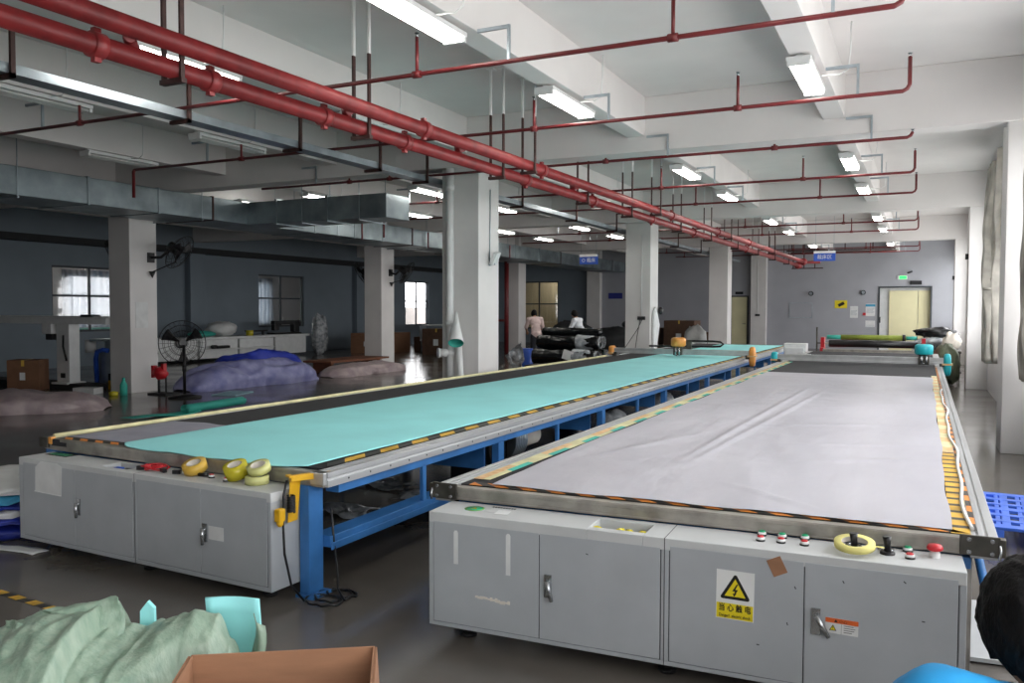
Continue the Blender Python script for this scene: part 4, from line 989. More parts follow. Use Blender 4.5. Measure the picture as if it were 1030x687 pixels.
# spreading machine with long white bar
t = thing('spreading_machine', 'white long bar machine on one leg, left background', 'machine', (-16.2, 11.6, 0))
MB().box(-21, -14.75, 11.45, 11.75, 1.36, 1.50).box(-21, -14.95, 11.5, 11.7, 1.5, 1.53).build('bar', M['white'], t, .01)
MB().box(-16.35, -15.95, 11.5, 11.75, .12, 1.36).box(-16.4, -15.9, 11.4, 11.85, .1, .14).build('leg', M['white'], t, .01)
MB().tube([(-16.1, 11.48, 1.12), (-16.0, 11.4, .9), (-15.9, 11.4, .6)], .02, 6).build('cable', M['black'], t)
MB().rbox((-16.15, 11.495, .28), (.14, .01, .1)).build('label_plate', M['gap'], t)
MB().box(-16.75, -16.45, 11.45, 11.8, 1.15, 1.36).box(-16.7, -16.5, 11.5, 11.7, 1.02, 1.15, 1).build('motor_box', [M['white'], M['gap']], t, .01)
MB().box(-21.5, -15.4, 11.45, 11.95, 0, .12).build('base', M['gap'], t, .01)
MB().box(-15.6, -15.2, 11.5, 11.68, 1.5, 1.56).build('top_clamp', M['gap'], t, .01)
carton((-16.62, 11.05, .0), .62, .46, .62, .55, 'closed brown carton beside the white machine leg', False, 'tancarton')
# operator console
t = thing('operator_console', 'grey operator console with black monitor and blue hose, beside first left pillar', 'console', (-15.6, 12.4, 0))
MB().box(-16.0, -15.2, 12.2, 12.7, .0, .75).box(-16.2, -15.1, 12.15, 12.75, .98, 1.03).box(-15.9, -15.3, 12.3, 12.6, .75, .98).build('body', M['galv'], t, .01)
MB().prism([(12.35, 1.03), (12.45, 1.03), (12.6, 1.42), (12.5, 1.42)], lambda a, b, d: (d, a, b), -15.75, -15.15).build('monitor', M['black'], t, .008)
MB().tube([(-15.95, 12.15, 0), (-15.95, 12.12, .6), (-15.9, 12.12, .76), (-15.75, 12.15, .80), (-15.65, 12.2, .78)], .05, 10).build('hose', M['signblue'], t)
MB().cyl((-16.35, 12.3, .72), (-16.35, 12.3, 1.0), .11, n=18).build('filter_canister', M['white'], t)
tag(MB().box(-15.1, -14.75, 11.75, 12.05, 0, .2).box(-15.1, -14.75, 11.75, 12.05, .2, .34, 1).build('yellow_bin', [M['machy'], M['gap']], None, .01, loc=(-14.9, 11.9, 0)), 'small yellow bin at the foot of the first left pillar', 'bin')
tag(MB().rbox((-14.85, 11.1, .06), (.45, .3, .12), (0, 0, .3)).build('paper_stack', M['paper'], None, loc=(-14.85, 11.1, 0)), 'white paper stack on the floor by the yellow bin', 'paper')
t = thing('red_hoist_unit', 'small red machine unit on a thin stand beside the first left pillar', 'machine', (-13.45, 11.65, 0))
MB().sph((-13.45, 11.65, .42), (.15, .13, .13), 14, 10, f=lambda d: 1+.2*fr(d.x*3, d.y*3, d.z*3)).rbox((-13.36, 11.65, .54), (.07, .08, .14)).rbox((-13.57, 11.6, .45), (.06, .1, .24)).build('motor', M['redp'], t)
MB().cyl((-13.5, 11.65, 0), (-13.5, 11.65, .34), .025, n=8).cyl((-13.36, 11.7, .02), (-13.36, 11.7, .34), .016, n=8).box(-13.65, -13.15, 11.5, 11.85, 0, .03).build('stand', M['gap'], t)
tag(MB().lathe([(0, 0), (.07, 0), (.07, .2), (.03, .28), (.03, .34), (0, .34)], (-13.95, 11.2, 0), 'z', 16).build('green_bottle', M['teal2'], None, loc=(-13.95, 11.2, 0)), 'green bottle standing against the first left pillar', 'bottle')
tag(MB().lathe([(0, 0), (.08, 0), (.09, .07), (0, .09)], (-14.05, 11.05, 0), 'z', 16).build('yellow_tape_reel', M['ytape'], None, loc=(-14.05, 11.05, 0)), 'yellow reel on the floor by the first left pillar', 'reel')
# white pads
tag(MB().box(-14.098, -14.092, 11.62, 11.92, 1.3, 1.82).build('wall_notice', M['paper'], None, loc=(-14.095, 11.7, 1.5)), 'white paper notice on the first left pillar', 'notice')
# fans
def cage(m, c, ax, r, dep):
    # wire cage: rings and spokes on both sides, axis ax (unit vector)
    ax = Vector(ax).normalized(); u = ax.cross(Vector((0, 0, 1))).normalized(); w = u.cross(ax)
    for side in (-1, 1):
        for rr, dd in ((1, 0), (.8, .7), (.55, .92), (.3, 1)):
            m.tube([Vector(c) + ax*(side*dep*dd) + (u*math.cos(a)+w*math.sin(a))*r*rr for a in [2*PI*k/28 for k in range(28)]], .004 if rr < 1 else .008, 5, closed=True)
        for k in range(26):
            a = 2*PI*k/26; e = u*math.cos(a)+w*math.sin(a)
            m.tube([Vector(c)+e*r, Vector(c)+ax*(side*dep*.7)+e*r*.8, Vector(c)+ax*(side*dep)+e*r*.3], .0022, 4)
def blades(m, c, ax, r):
    ax = Vector(ax).normalized(); u = ax.cross(Vector((0, 0, 1))).normalized(); w = u.cross(ax)
    for k in range(3):
        def fn(a, b, k=k):
            an = 2*PI*k/3 + .5 + (b-.5)*(.3+.35*a); rr = r*(.15+.75*a)
            return Vector(c) + (u*math.cos(an)+w*math.sin(an))*rr + ax*((b-.5)*.08)
        m.grid(fn, 6, 6, 0, .004)
t = thing('standing_fan', 'black industrial standing fan in front of the lilac bundle', 'fan', (-12.6, 11.5, 0))
fc = (-12.68, 11.5, 1.03); fa = (.85, -.5, .05)
m = MB(); cage(m, fc, fa, .43, .11); m.build('cage', M['black'], t)
m = MB(); blades(m, fc, fa, .42); m.build('blade', M['black'], t)
fv = Vector(fa).normalized()
MB().cyl(Vector(fc)-fv*.22, Vector(fc)-fv*.02, .10, n=16).cyl(Vector(fc)-fv*.03, Vector(fc)+fv*.05, .07, n=16).build('motor', M['black'], t)
MB().cyl((-12.55, 11.42, .02), (-12.55, 11.42, 1.0), .028, n=10).cyl((-12.55, 11.42, .5), (-12.55, 11.42, .62), .04, n=10).build('pole', M['black'], t)
MB().lathe([(0, 0), (.30, 0), (.30, .03), (.06, .07), (0, .07)], (-12.55, 11.42, 0), 'z', 24).build('base', M['black'], t)
def wallfan(c, ax, mount, label):
    t = thing('wall_fan', label, 'fan', mount, 'fans on the left pillars')
    m = MB(); cage(m, c, ax, .38, .1); m.build('cage', M['black'], t)
    m = MB(); blades(m, c, ax, .36); m.build('blade', M['black'], t)
    f = Vector(ax).normalized(); c = Vector(c)
    MB().cyl(c-f*.25, c, .10, n=14).build('motor', M['black'], t)
    mo = Vector(mount); MB().tube([c-f*.2, lerp(c-f*.2, mo, .5)+Vector((0, 0, -.1)), mo], .03, 8).rbox(mo, (.06, .16, .2)).build('arm', M['black'], t)
    MB().tube([c-f*.2, c-f*.1+Vector((0, 0, -.25)), mo+Vector((.02, 0, -.3))], .012, 6).lathe([(0, 0), (.07, .14), (0, .14)], mo+Vector((.05, 0, -.42)), 'z', 12).build('pull_box', M['black'], t)
wallfan((-13.55, 12.25, 2.83), (.8, .25, -.55), (-14.1, 12.0, 2.72), 'black wall fan on the right side of the first left pillar')
wallfan((-15.1, 12.0, 2.78), (-.6, -.55, -.5), (-14.70, 11.9, 2.88), 'black wall fan on the left side of the first left pillar')
wallfan((-13.65, 20.7, 2.75), (.75, .35, -.55), (-14.1, 20.5, 2.75), 'black wall fan on the right side of the second left pillar')
wallfan((-15.1, 20.45, 2.75), (-.75, -.4, -.5), (-14.70, 20.45, 2.85), 'black wall fan on the left side of the second left pillar')
# white workbench along the left wall with things on it
t = thing('workbench', 'long white workbench along the left wall', 'workbench', (-20.6, 20.7, 0))
MB().box(-21.1, -20.2, 17.3, 24.2, .70, .78).build('bench_top', M['white'], t, .01)
for k in range(4): MB().box(-21.05, -20.3, 17.4+k*1.7, 19.0+k*1.7, .1, .69).build('cupboard', M['white'], t, .01)
MB().box(-20.28, -20.05, 17.3, 22.2, .36, .40).build('front_shelf', M['white'], t)
def lump(name, c, r, mm, label, cat, seed=0, a=.25):
    m = MB().sph((c[0], c[1], c[2]+r[2]), r, 20, 12, f=lambda d: 1+a*fr(d.x*2+seed, d.y*2, d.z*2))
    for v in m.v: v.z = max(c[2]+.001, v.z)
    return tag(m.build(name, M[mm], None, loc=c), label, cat)
lump('white_bag', (-20.5, 20.2, .78), (.4, .55, .24), 'paper', 'crumpled white bag on the workbench', 'bag', 4)
lump('green_bag', (-20.3, 19.2, .78), (.3, .5, .1), 'teal2', 'flat green cloth at the left end of the workbench', 'cloth', 9)
tag(MB().lathe([(0, 0), (.12, 0), (.12, .18), (0, .18)], (-20.25, 21.2, .78), 'z', 18).build('yellow_tub', M['ytape'], None, loc=(-20.25, 21.2, .78)), 'yellow tub beside the white bag on the workbench', 'tub')
tag(MB().rbox((-20.16, 19.9, .46), (.12, .6, .08), (0, .1, .1)).cyl((-20.16, 19.45, .47), (-20.16, 19.65, .47), .06, n=12).build('power_saw', M['black'], None, .01, loc=(-20.2, 19.2, .4)), 'black hand tool on the front shelf of the workbench', 'tool')
t = thing('sewing_machine', 'dark sewing machine at the right end of the workbench', 'sewing machine', (-20.6, 23.3, .78))
MB().box(-20.8, -20.4, 22.6, 24.0, .78, .84).box(-20.7, -20.5, 23.7, 24.0, .84, 1.2).box(-20.7, -20.5, 22.7, 24.0, 1.12, 1.26).box(-20.68, -20.52, 22.7, 22.95, .92, 1.12).build('body', M['black'], t, .02)
MB().cyl((-20.6, 24.0, 1.15), (-20.6, 24.08, 1.15), .12, n=20).build('hand_wheel', M['gap'], t)
MB().cyl((-20.6, 23.2, 1.26), (-20.6, 23.2, 1.42), .04, .02, n=12).build('thread_cone', M['paper'], t)
tag(MB().rbox((-20.6, 21.9, .92), (.1, 1.0, .06)).rbox((-20.6, 21.6, .85), (.06, .06, .16)).rbox((-20.6, 22.2, .85), (.06, .06, .16)).build('black_rail_tool', M['black'], None, loc=(-20.6, 21.9, .78)), 'black bar tool standing on the workbench below the window', 'tool')
lump('hanging_cloth', (-20.0, 24.5, 0), (.25, .35, .75), 'clearwrap', 'grey cloth draped over a stand at the right end of the workbench', 'cloth', 14, .35)
# dark clutter between second left pillar and wall
carton((-19.0, 27.0, 0), 1.4, 2.2, .75, .1, 'wide low brown carton left of the second left pillar', False)
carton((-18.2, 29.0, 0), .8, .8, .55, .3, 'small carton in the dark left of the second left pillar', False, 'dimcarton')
m = MB().box(-17.8, -17.3, 27.9, 28.4, .42, .47).rbox((-17.8, 28.15, .75), (.05, .5, .55), (0, -.15, 0))
for a, b in ((-17.75, 27.95), (-17.35, 27.95), (-17.75, 28.35), (-17.35, 28.35)): m.cyl((a, b, 0), (a, b, .42), .02, n=8)
tag(m.build('plain_chair', M['galv'], None, .01, loc=(-17.55, 28.15, 0)), 'pale plain chair left of the second left pillar', 'chair')
t = thing('work_table', 'pale topped table under the small bright window', 'table', (-19, 33, 0))
MB().box(-20.2, -18.0, 31.8, 34.6, .92, .98).build('table_top', M['white'], t, .01)
for a in (-20.1, -18.1):
    for b in (31.9, 34.5): MB().box(a-.04, a+.04, b-.04, b+.04, 0, .92).build('leg', M['gap'], t)
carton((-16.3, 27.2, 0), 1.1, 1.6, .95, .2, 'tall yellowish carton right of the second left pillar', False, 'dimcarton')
lump('black_bag', (-15.6, 29.0, 0), (.6, .6, .5), 'wrap', 'black bag on the floor right of the second left pillar', 'bag', 31)
tag(MB().box(-14.4, -13.5, 25.4, 26.2, 0, .12).box(-14.4, -14.34, 25.4, 26.2, .12, 1.25).box(-13.56, -13.5, 25.4, 26.2, .12, 1.25).box(-14.4, -13.5, 26.14, 26.2, .12, 1.25).box(-14.4, -13.5, 25.4, 25.46, .12, .95).build('blue_bin', M['navytarp'], None, .01, loc=(-13.95, 25.8, 0)), 'open dark blue bin left of the drain pipe', 'bin')
# ================================================================== MIDDLE PILLAR FITTINGS
t = thing('drain_pipe', 'white drain pipe running down the first middle pillar', 'pipe', (-6.72, 11.42, 0))
MB().cyl((-6.72, 11.42, 0), (-6.72, 11.42, 4.1), .062, n=18).build('pipe', M['white'], t)
for z in (.95, 1.42, 3.55): MB().cyl((-6.72, 11.42, z), (-6.72, 11.42, z+.09), .072, n=18).build('coupling', M['white'], t)
MB().cyl((-6.72, 11.42, 1.0), (-6.86, 11.33, 1.0), .07, n=14).cyl((-6.86, 11.33, 1.0), (-6.88, 11.31, 1.0), .08, n=14).build('cleanout', M['white'], t)
t = thing('leaning_foam_roll', 'white and teal foam roll hooked on the first middle pillar', 'foam roll', (-6.6, 11.25, .7))
AP, BM = Vector((-6.60, 11.42, 1.64)), Vector((-6.44, 11.12, 1.17)); AX = (BM-AP).normalized(); AU = AX.cross(Vector((0, 0, 1))).normalized(); AW = AU.cross(AX)
def cone(r0, r1, sgn):
    return lambda a, b: AP.lerp(BM, a) + (AU*math.cos(sgn*2*PI*b) + AW*math.sin(sgn*2*PI*b))*(r0+(r1-r0)*a)
MB().grid(cone(.012, .125, 1), 12, 30, 0, .003).build('cone', M['white'], t)
MB().grid(cone(.006, .117, -1), 12, 30, 0, .002).build('lining', M['teal2'], t)
MB().cyl((-6.55, 11.40, 1.15), (-6.44, 11.36, .0), .05, n=16).build('tail', M['white'], t)
t = thing('wall_lamp', 'small white lamp on the right side of the first middle pillar', 'lamp', (-6.22, 11.75, 2.5))
MB().rbox((-6.14, 11.85, 2.50), (.07, .14, .22), (.2, .5, 0)).build('lamp_body', M['white'], t, .01)
MB().cyl((-6.235, 11.82, 2.4), (-6.14, 11.85, 2.42), .02, n=8).build('bracket', M['galv'], t)
MB().tube([(-6.24, 11.85, 2.45), (-6.238, 11.86, 2.9), (-6.238, 11.87, 3.6)], .008, 6).build('cable', M['galv'], t)
def socket(x, y, z, label, up=3.6):
    t = thing('socket_box', label, 'socket', (x, y, z))
    MB().box(x-.1, x+.1, y-.05, y, z-.045, z+.045).build('box', M['gap'], t, .005)
    MB().cyl((x, y-.012, z+.045), (x, y-.012, up), .011, n=8).build('conduit', M['white'], t)
    return t
s_ = socket(-6.47, 20.645, 1.47, 'dark socket box with conduit on the second middle pillar')
MB().tube([(-6.45, 20.62, 1.43), (-6.55, 20.58, 1.2), (-6.75, 20.58, .9), (-6.88, 20.55, .7)], .008, 6).tube([(-6.5, 20.62, 1.43), (-6.56, 20.55, 1.0), (-6.6, 20.55, .7)], .008, 6).build('cord', M['gap'], s_)
socket(-6.6, 38.05, 1.45, 'dark socket box with conduit on the far wall pillar', 3.9)
t = thing('hanging_paper_roll', 'white paper roll hung on the right side of the second middle pillar', 'paper roll', (-6.2, 20.7, 1.2))
MB().prism([(20.75, .65), (21.0, .62), (21.3, 1.3), (20.95, 1.78), (20.78, 1.6)], lambda a, b, d: (d, a, b), -6.24, -6.17).build('sheet', M['paper'], t, .03)
tag(MB().sph((-6.17, 21.33, 1.66), (.07, .08, .1), 14, 10).build('hanging_hat', M['black'], None, loc=(-6.16, 21.05, 1.5)), 'black hat hanging on the second middle pillar', 'hat')
# ================================================================== BLACK WRAPPED ROLLS PILE (behind the left table)
t = thing('storage_rack', 'low steel rack carrying the black wrapped rolls', 'rack', (-6.9, 17, 0))
m = MB().box(-7.75, -6.0, 16.35, 16.42, .42, .48).box(-7.75, -6.0, 17.4, 17.47, .42, .48).box(-7.75, -7.68, 16.35, 17.47, .42, .48).box(-6.07, -6.0, 16.35, 17.47, .42, .48).box(-7.75, -6, 16.36, 17.47, .46, .48)
for a in (-7.72, -6.03):
    for b in (16.38, 17.44): m.box(a-.03, a+.03, b-.03, b+.03, 0, .45)
m.build('frame', M['dsteel'], t)
k = 0
posn = ['lower front', 'lower middle', 'lower back', 'upper front', 'upper back', 'topmost']
for i, (y, z, r) in enumerate(((16.55, .675, .18), (16.93, .675, .18), (17.30, .67, .175), (16.73, .985, .16), (17.08, .985, .16), (16.9, 1.20, .10))):
    L0, L1 = -7.70+random.random()*.2, -6.22+random.random()*.12
    def fn(a, b, y=y, z=z, r=r, L0=L0, L1=L1, i=i):
        an = 2*PI*b; e = min(1, min(a, 1-a)/.06); e = .25+.75*math.sqrt(max(0, 1-(1-e)**2))
        rr = r*.93*e*(1+.13*fr(a*6+i*4, math.cos(an)*1.5, math.sin(an)*1.5))
        return (lerp(L0, L1, a), y+rr*math.cos(an), z+rr*math.sin(an)*.97)
    m = MB().grid(fn, 44, 26)
    o = m.build('wrapped_roll', M['wrap'], None, loc=(-6.9, y, z)); tag(o, 'black plastic wrapped roll on the rack behind the left table, %s' % posn[i], 'fabric roll', 'black wrapped rolls')
    m = MB()
    def fe(a, b, y=y, z=z, r=r, L1=L1, i=i):
        an = 2*PI*b; rr = r*(.99-.25*a*a)*(1+.07*fr(a*7+i*4, math.cos(an)*3, math.sin(an)*3))
        return (L1-.55+.55*a, y+rr*math.cos(an), z+rr*math.sin(an))
    if i in (0, 3, 4): m.grid(fe, 16, 24, 0, .003).build('end_wrap', M['clearwrap'], o)
m = MB().grid(lambda a, b: (-8.12+.35*a+.1*ns(a*5, b*5), 16.2+.1*ns(a*4, b*4, 2)+.25*(1-b), .25+.75*b*(.6+.4*a)+.05*fr(a*3, b*3)), 18, 18, 0, .003)
tag(m.build('crumpled_film', M['clearwrap'], None, loc=(-7.8, 16.3, .2)), 'crumpled clear film hanging left of the black rolls', 'plastic film')
tag(MB().rbox((-6.75, 16.372, .72), (.22, .006, .2), (0, .3, .1)).build('white_tag', M['paper'], None, loc=(-6.4, 16.5, .7)), 'white label slip on the black rolls', 'label')
tag(MB().cyl((-8.3, 17.6, .0), (-8.3, 17.6, .78), .16, n=18).build('blue_drum', M['signblue'], None, loc=(-8.3, 17.6, 0)), 'blue drum left of the black wrapped rolls', 'drum')
tag(MB().box(-8.9, -7.6, 14.6, 16.0, 0, .16).build('wood_board_stack', M['carton'], None, .01, loc=(-8.2, 15.3, 0)), 'flat stack of tan boards between first middle pillar and rolls', 'boards')
mound('navy_bundle', 'navytarp', (-7.7, 12.6), (-7.3, 14.3), .55, .5, 'navy bundle beside the first middle pillar', 'bundle', 40, .3)
# dark heap near far wall behind second/third middle pillars
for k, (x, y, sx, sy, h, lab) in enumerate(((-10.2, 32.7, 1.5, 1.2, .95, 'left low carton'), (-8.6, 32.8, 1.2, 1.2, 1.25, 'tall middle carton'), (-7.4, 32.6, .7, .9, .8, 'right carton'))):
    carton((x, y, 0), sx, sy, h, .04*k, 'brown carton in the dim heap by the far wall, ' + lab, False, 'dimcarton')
lump('white_sack', (-7.6, 30.9, 0), (.42, .4, .55), 'paper', 'white sack in front of the cartons near the third middle pillar', 'sack', 51)
# far equipment behind people
for k, (x, y, r, l) in enumerate(((-12.6, 30.8, (.9, .7, .62), 'left of the person in white'), (-10.7, 30.6, (.85, .6, .5), 'right of the person in white'))): lump('dark_bundle', (x, y, 0), r, 'gap', 'dark heaped bundle far behind the people, ' + l, 'bundle', 90+k, .3)
tag(MB().cyl((-9.0, 27, 0), (-9.0, 27, 1.12), .03, n=8).box(-9.3, -8.7, 26.8, 27.2, 0, .05).sph((-9.0, 27, 1.18), (.16, .13, .12), 12, 8).build('black_stand', M['black'], None, loc=(-9, 27, 0)), 'black headed stand left of the second middle pillar', 'stand')
# ================================================================== HANGING SIGNS
def hsign(x0, x1, y, z0, z1, top, body, label):
    t = thing('hanging_sign', label, 'sign', ((x0+x1)/2, y, z0))
    MB().box(x0, x1, y-.02, y+.02, z0, z1).build('panel', M['signblue'], t)
    zw = z1-(z1-z0)*.24
    MB().box(x0, x1, y-.023, y-.02, zw, z1).build('white_band', M['white'], t)
    m = MB(); cx = (x0+x1)/2; cz = (z0+zw)/2
    m.text(body, lambda a, b, d: (cx+a, y-.021-d, cz+b), (zw-z0)*.62)
    m.build('sign_lettering', M['white'], t)
    MB().cyl((x0+.05, y, z1), (x0+.05, y, top), .006, n=6).cyl((x1-.05, y, z1), (x1-.05, y, top), .006, n=6).build('hanger', M['galv'], t)
hsign(-3.17, -2.52, 28.2, 3.24, 3.56, 4.65, '裁床区', 'blue hanging sign with white letters over the right table')
hsign(-10.3, -9.66, 26.0, 3.18, 3.51, 4.65, 'O 裁床', 'blue hanging sign with white letters before the air duct')
tag(MB().box(-13.7, -13.0, YF-.03, YF-.002, 2.2, 2.48).build('wall_sign', M['signnavy'], None, loc=(-13.3, YF, 2.3)), 'plain dark blue sign on the shaded far wall', 'sign')
# ================================================================== FAR WALL FITTINGS
yw = YF-.002
def plate(name, x0, x1, z0, z1, mm, label, cat, th=.02, extra=None):
    m = MB().box(x0, x1, yw-th, yw, z0, z1)
    o = m.build(name, M[mm], None, .003, loc=((x0+x1)/2, yw, z0)); tag(o, label, cat)
    if extra: extra(o)
    return o
def wb(o): MB().box(-5.31, -4.33, yw-.03, yw-.02, 1.33, 1.36).box(-5.31, -4.33, yw-.03, yw-.02, 1.97, 2.0).box(-5.31, -5.28, yw-.03, yw-.02, 1.36, 1.97).box(-4.36, -4.33, yw-.03, yw-.02, 1.36, 1.97).build('board_frame', M['galv'], o)
plate('notice_board', -5.31, -4.33, 1.33, 2.0, 'greywall', 'pale blank notice board on the far wall', 'board', .02, wb)
def ys(o):
    m = MB(); m.rbox((-3.17, yw-.011, 1.93), (.26, .002, .13), (0, -.5, 0)).build('sign_print', M['ink'], o)
plate('yellow_sign', -3.43, -2.93, 1.76, 2.1, 'signyellow', 'yellow rectangular sign on the far wall', 'sign', .01, ys)
def pp(o, x0, x1, z0, z1, blue=False):
    m = MB()
    for k in range(5): m.box(x0+.03, x1-.03-.03*(k % 3), yw-.0085, yw-.0075, z1-.2-k*.045, z1-.185-k*.045)
    m.build('print', M['galv'], o)
    if blue: MB().box(x0, x1, yw-.0095, yw-.0075, z1-.12, z1-.02).build('heading', M['cyan'], o)
plate('wall_notice', -2.81, -2.5, 1.35, 1.85, 'paper', 'paper notice left of the fire alarm on the far wall', 'notice', .008, lambda o: pp(o, -2.81, -2.5, 1.35, 1.85))
plate('wall_notice', -2.2, -1.83, 1.43, 1.95, 'paper', 'paper notice with cyan heading left of the far door', 'notice', .008, lambda o: pp(o, -2.2, -1.83, 1.43, 1.95, True))
plate('wall_notice', -2.2, -1.83, .97, 1.24, 'paper', 'small paper notice under the cyan headed one', 'notice', .008, lambda o: pp(o, -2.2, -1.83, 1.07, 1.24))
plate('fire_alarm_call_point', -2.3, -2.19, 1.46, 1.57, 'redp', 'red fire alarm call point on the far wall', 'alarm', .05)
for x, z, l in ((-4.4, 2.4, 'above the notice board'), (-2.3, 2.43, 'above the paper notices')):
    t = thing('wall_speaker', 'small dark round device on the far wall, ' + l, 'device', (x, yw, z))
    MB().cyl((x, yw, z), (x, yw-.08, z), .1, n=18).build('housing', M['gap'], t); MB().cyl((x, yw-.08, z), (x, yw-.1, z), .07, n=18).build('face', M['galv'], t)
t = thing('exit_sign', 'glowing green exit lamp above the far door', 'sign', (-.78, yw, 3.05))
MB().box(-1.0, -.62, yw-.05, yw, 2.96, 3.12).build('housing', M['white'], t, .005); MB().box(-.92, -.66, yw-.055, yw-.05, 2.98, 3.1).build('lamp_face', M['exitglow'], t)
plate('wall_control_box', -.52, -.08, 2.74, 2.9, 'gap', 'dark box above the far door', 'box', .09)
t = thing('wall_camera', 'small camera on the far wall above the exit lamp', 'camera', (-.55, yw, 3.25))
MB().cyl((-.45, yw-.12, 3.28), (-.62, yw-.2, 3.22), .035, n=10).build('barrel', M['gap'], t); MB().tube([(-.5, yw, 3.3), (-.5, yw-.12, 3.27)], .015, 6).build('bracket', M['galv'], t)
plate('wall_number_plate', -7.65, -7.3, 2.38, 2.5, 'gap', 'dark plate above the narrow far door', 'plate', .03)
t = thing('ceiling_conveyor_rail', 'dark pipe rack under the far ceiling', 'rack', (-3, 36, 3.9))
m = MB()
for y in (35.2, 36.4): m.cyl((-5, y, 4.05), (-1, y, 4.05), .03, n=8)
for x in (-4.8, -3.8, -2.8, -1.8): m.box(x-.02, x+.02, 35.2, 35.24, 4.05, ZC)
m.build('rail', M['brown'], t)
# ================================================================== RIGHT SIDE
def curtain(y0, y1, ztop, zbot, label, tie=None, x=1.02, seed=0, tw=.5, skew=0., amp=.06):
    def fn(a, b):
        z = lerp(ztop, zbot, b); w = 1.0
        if tie: w = 1 - (1-tw)*math.exp(-((b-tie)/.22)**2)
        c = (y0+y1)/2 + skew*b + .12*math.sin(b*5+seed); h = (y1-y0)/2*w
        y = c + (2*a-1)*h + .04*ns(a*3, b*4, seed)
        xx = x + amp*math.sin(a*26+2*ns(a*2, b*2, seed)+b*1.5) + .05*ns(a*3+seed, b*5) - .05*math.sin(b*PI)
        return (xx, y, z + .05*ns(a*6, seed)*b)
    m = MB().grid(fn, 90, 40, 0, .006)
    o = m.build('curtain', M['curtain'], None, loc=(x, (y0+y1)/2, zbot)); tag(o, label, 'curtain')
    MB().cyl((x, y0-.2, ztop+.02), (x, y1+.2, ztop+.02), .015, n=8).build('rod', M['galv'], o)
    if tie: MB().tube([(x+.1*math.cos(a)-.02, (y0+y1)/2+skew*tie+(y1-y0)/2*tw*1.06*math.sin(a), lerp(ztop, zbot, tie)+.02*math.sin(a)) for a in [2*PI*k/20 for k in range(20)]], .025, 6, closed=True).build('tie_band', M['curtain'], o)
    return o
curtain(14.7, 15.5, 4.2, .86, 'dusty grey curtain bunched between second and third window pillars, nearer one', .6, 1.08, 1, .5, .25, .075)
curtain(16.15, 17.4, 4.2, .78, 'dusty grey curtain bunched between second and third window pillars, farther one', .62, 1.06, 5, .5, .15, .085)
curtain(9.95, 10.5, 4.2, .9, 'dusty grey curtain at the right picture edge by the near window pillar', None, 1.06, 9, .6, .6, .06)
# khaki sacks stacked by the far window pillar
lump('khaki_sack', (.50, 21.2, 0), (.28, .5, .46), 'bag', 'dark khaki sack standing against the third window pillar', 'sack', 60, .3)
t = thing('trolley', 'dark trolley carrying grey wrapped goods behind the teal gantry cover', 'trolley', (.35, 23.4, 0))
MB().box(-.25, .85, 22.9, 23.9, .64, .70).box(-.25, .85, 22.9, 23.9, .15, .2).build('deck', M['dsteel'], t, .01)
for a in (-.2, .8):
    for b in (22.95, 23.85): MB().box(a-.025, a+.025, b-.025, b+.025, .06, .7).cyl((a-.02, b, .05), (a+.02, b, .05), .05, n=12).build('leg', M['dsteel'], t)
for k, (x, y, z, r, mm, lab, cat) in enumerate(((.25, 23.2, .70, (.42, .3, .16), 'clearwrap', 'grey wrapped bundle on the trolley, lower one', 'bundle'), (.3, 23.5, 1.0, (.5, .28, .13), 'wrap', 'black wrapped bundle on the trolley, topmost', 'bundle'), (.62, 22.72, .70, (.2, .16, .22), 'core', 'beige crumpled bundle at the front of the trolley', 'bundle'))):
    lump('wrapped_bundle', (x, y, z), r, mm, lab, cat, 70+k, .3)
# blue plastic pallet
t = thing('plastic_pallet', 'bright blue plastic pallet on the floor right of the long table', 'pallet', (.82, 7.4, 0))
R = Matrix.Translation((.82, 7.45, 0)) @ Matrix.Rotation(-.05, 4, 'Z')
m = MB(); W, L = .40, .62
for k in range(7): m.box(-W, W, -L+k*(2*L-.05)/6, -L+k*(2*L-.05)/6+.07 if k not in (0, 3, 6) else -L+k*(2*L-.05)/6+.1, .128, .15)
for k in range(6): m.box(-W+k*(2*W-.05)/5, -W+k*(2*W-.05)/5+.055, -L, L+.05, .126, .148)
for k in range(5): m.box(-W+.11+k*.152, -W+.14+k*.152, -L, L+.05, .13, .146)
m.xf(R).build('deck', M['pallet'], t, .003)
for a in (-1, 0, 1):
    for b in (-1, 0, 1): MB().box(a*(W-.08)-.08, a*(W-.08)+.08, b*(L-.1)-.1, b*(L-.1)+.1+.02, 0, .128).xf(R).build('block', M['pallet'], t, .006)
tag(MB().rbox((.42, 5.0, .02), (.5, .9, .02), (0, 0, .1)).build('pale_sheet', M['cabtop'], None, loc=(.42, 5.0, 0)), 'pale grey plastic sheet on the floor beside the right cabinet', 'sheet')
tag(MB().rbox((.46, 4.2, .025), (.3, .18, .04), (0, 0, .5)).build('navy_mat', M['navytarp'], None, .01, loc=(.36, 4.35, 0)), 'navy folded mat on the floor right of the right cabinet', 'mat')
for k, (z, y) in enumerate(((9, 9), (2.85, 20.45), (2.7, 29.4))):
    if k == 0: continue
    t = thing('pillar_box', 'small grey box on the %s window pillar' % ['second', 'third', 'fourth'][k], 'box', (.85, y+.3, z))
    MB().box(.79, .85, y+.05, y+.17, z-.06, z+.06).build('housing', M['gap'], t, .006)
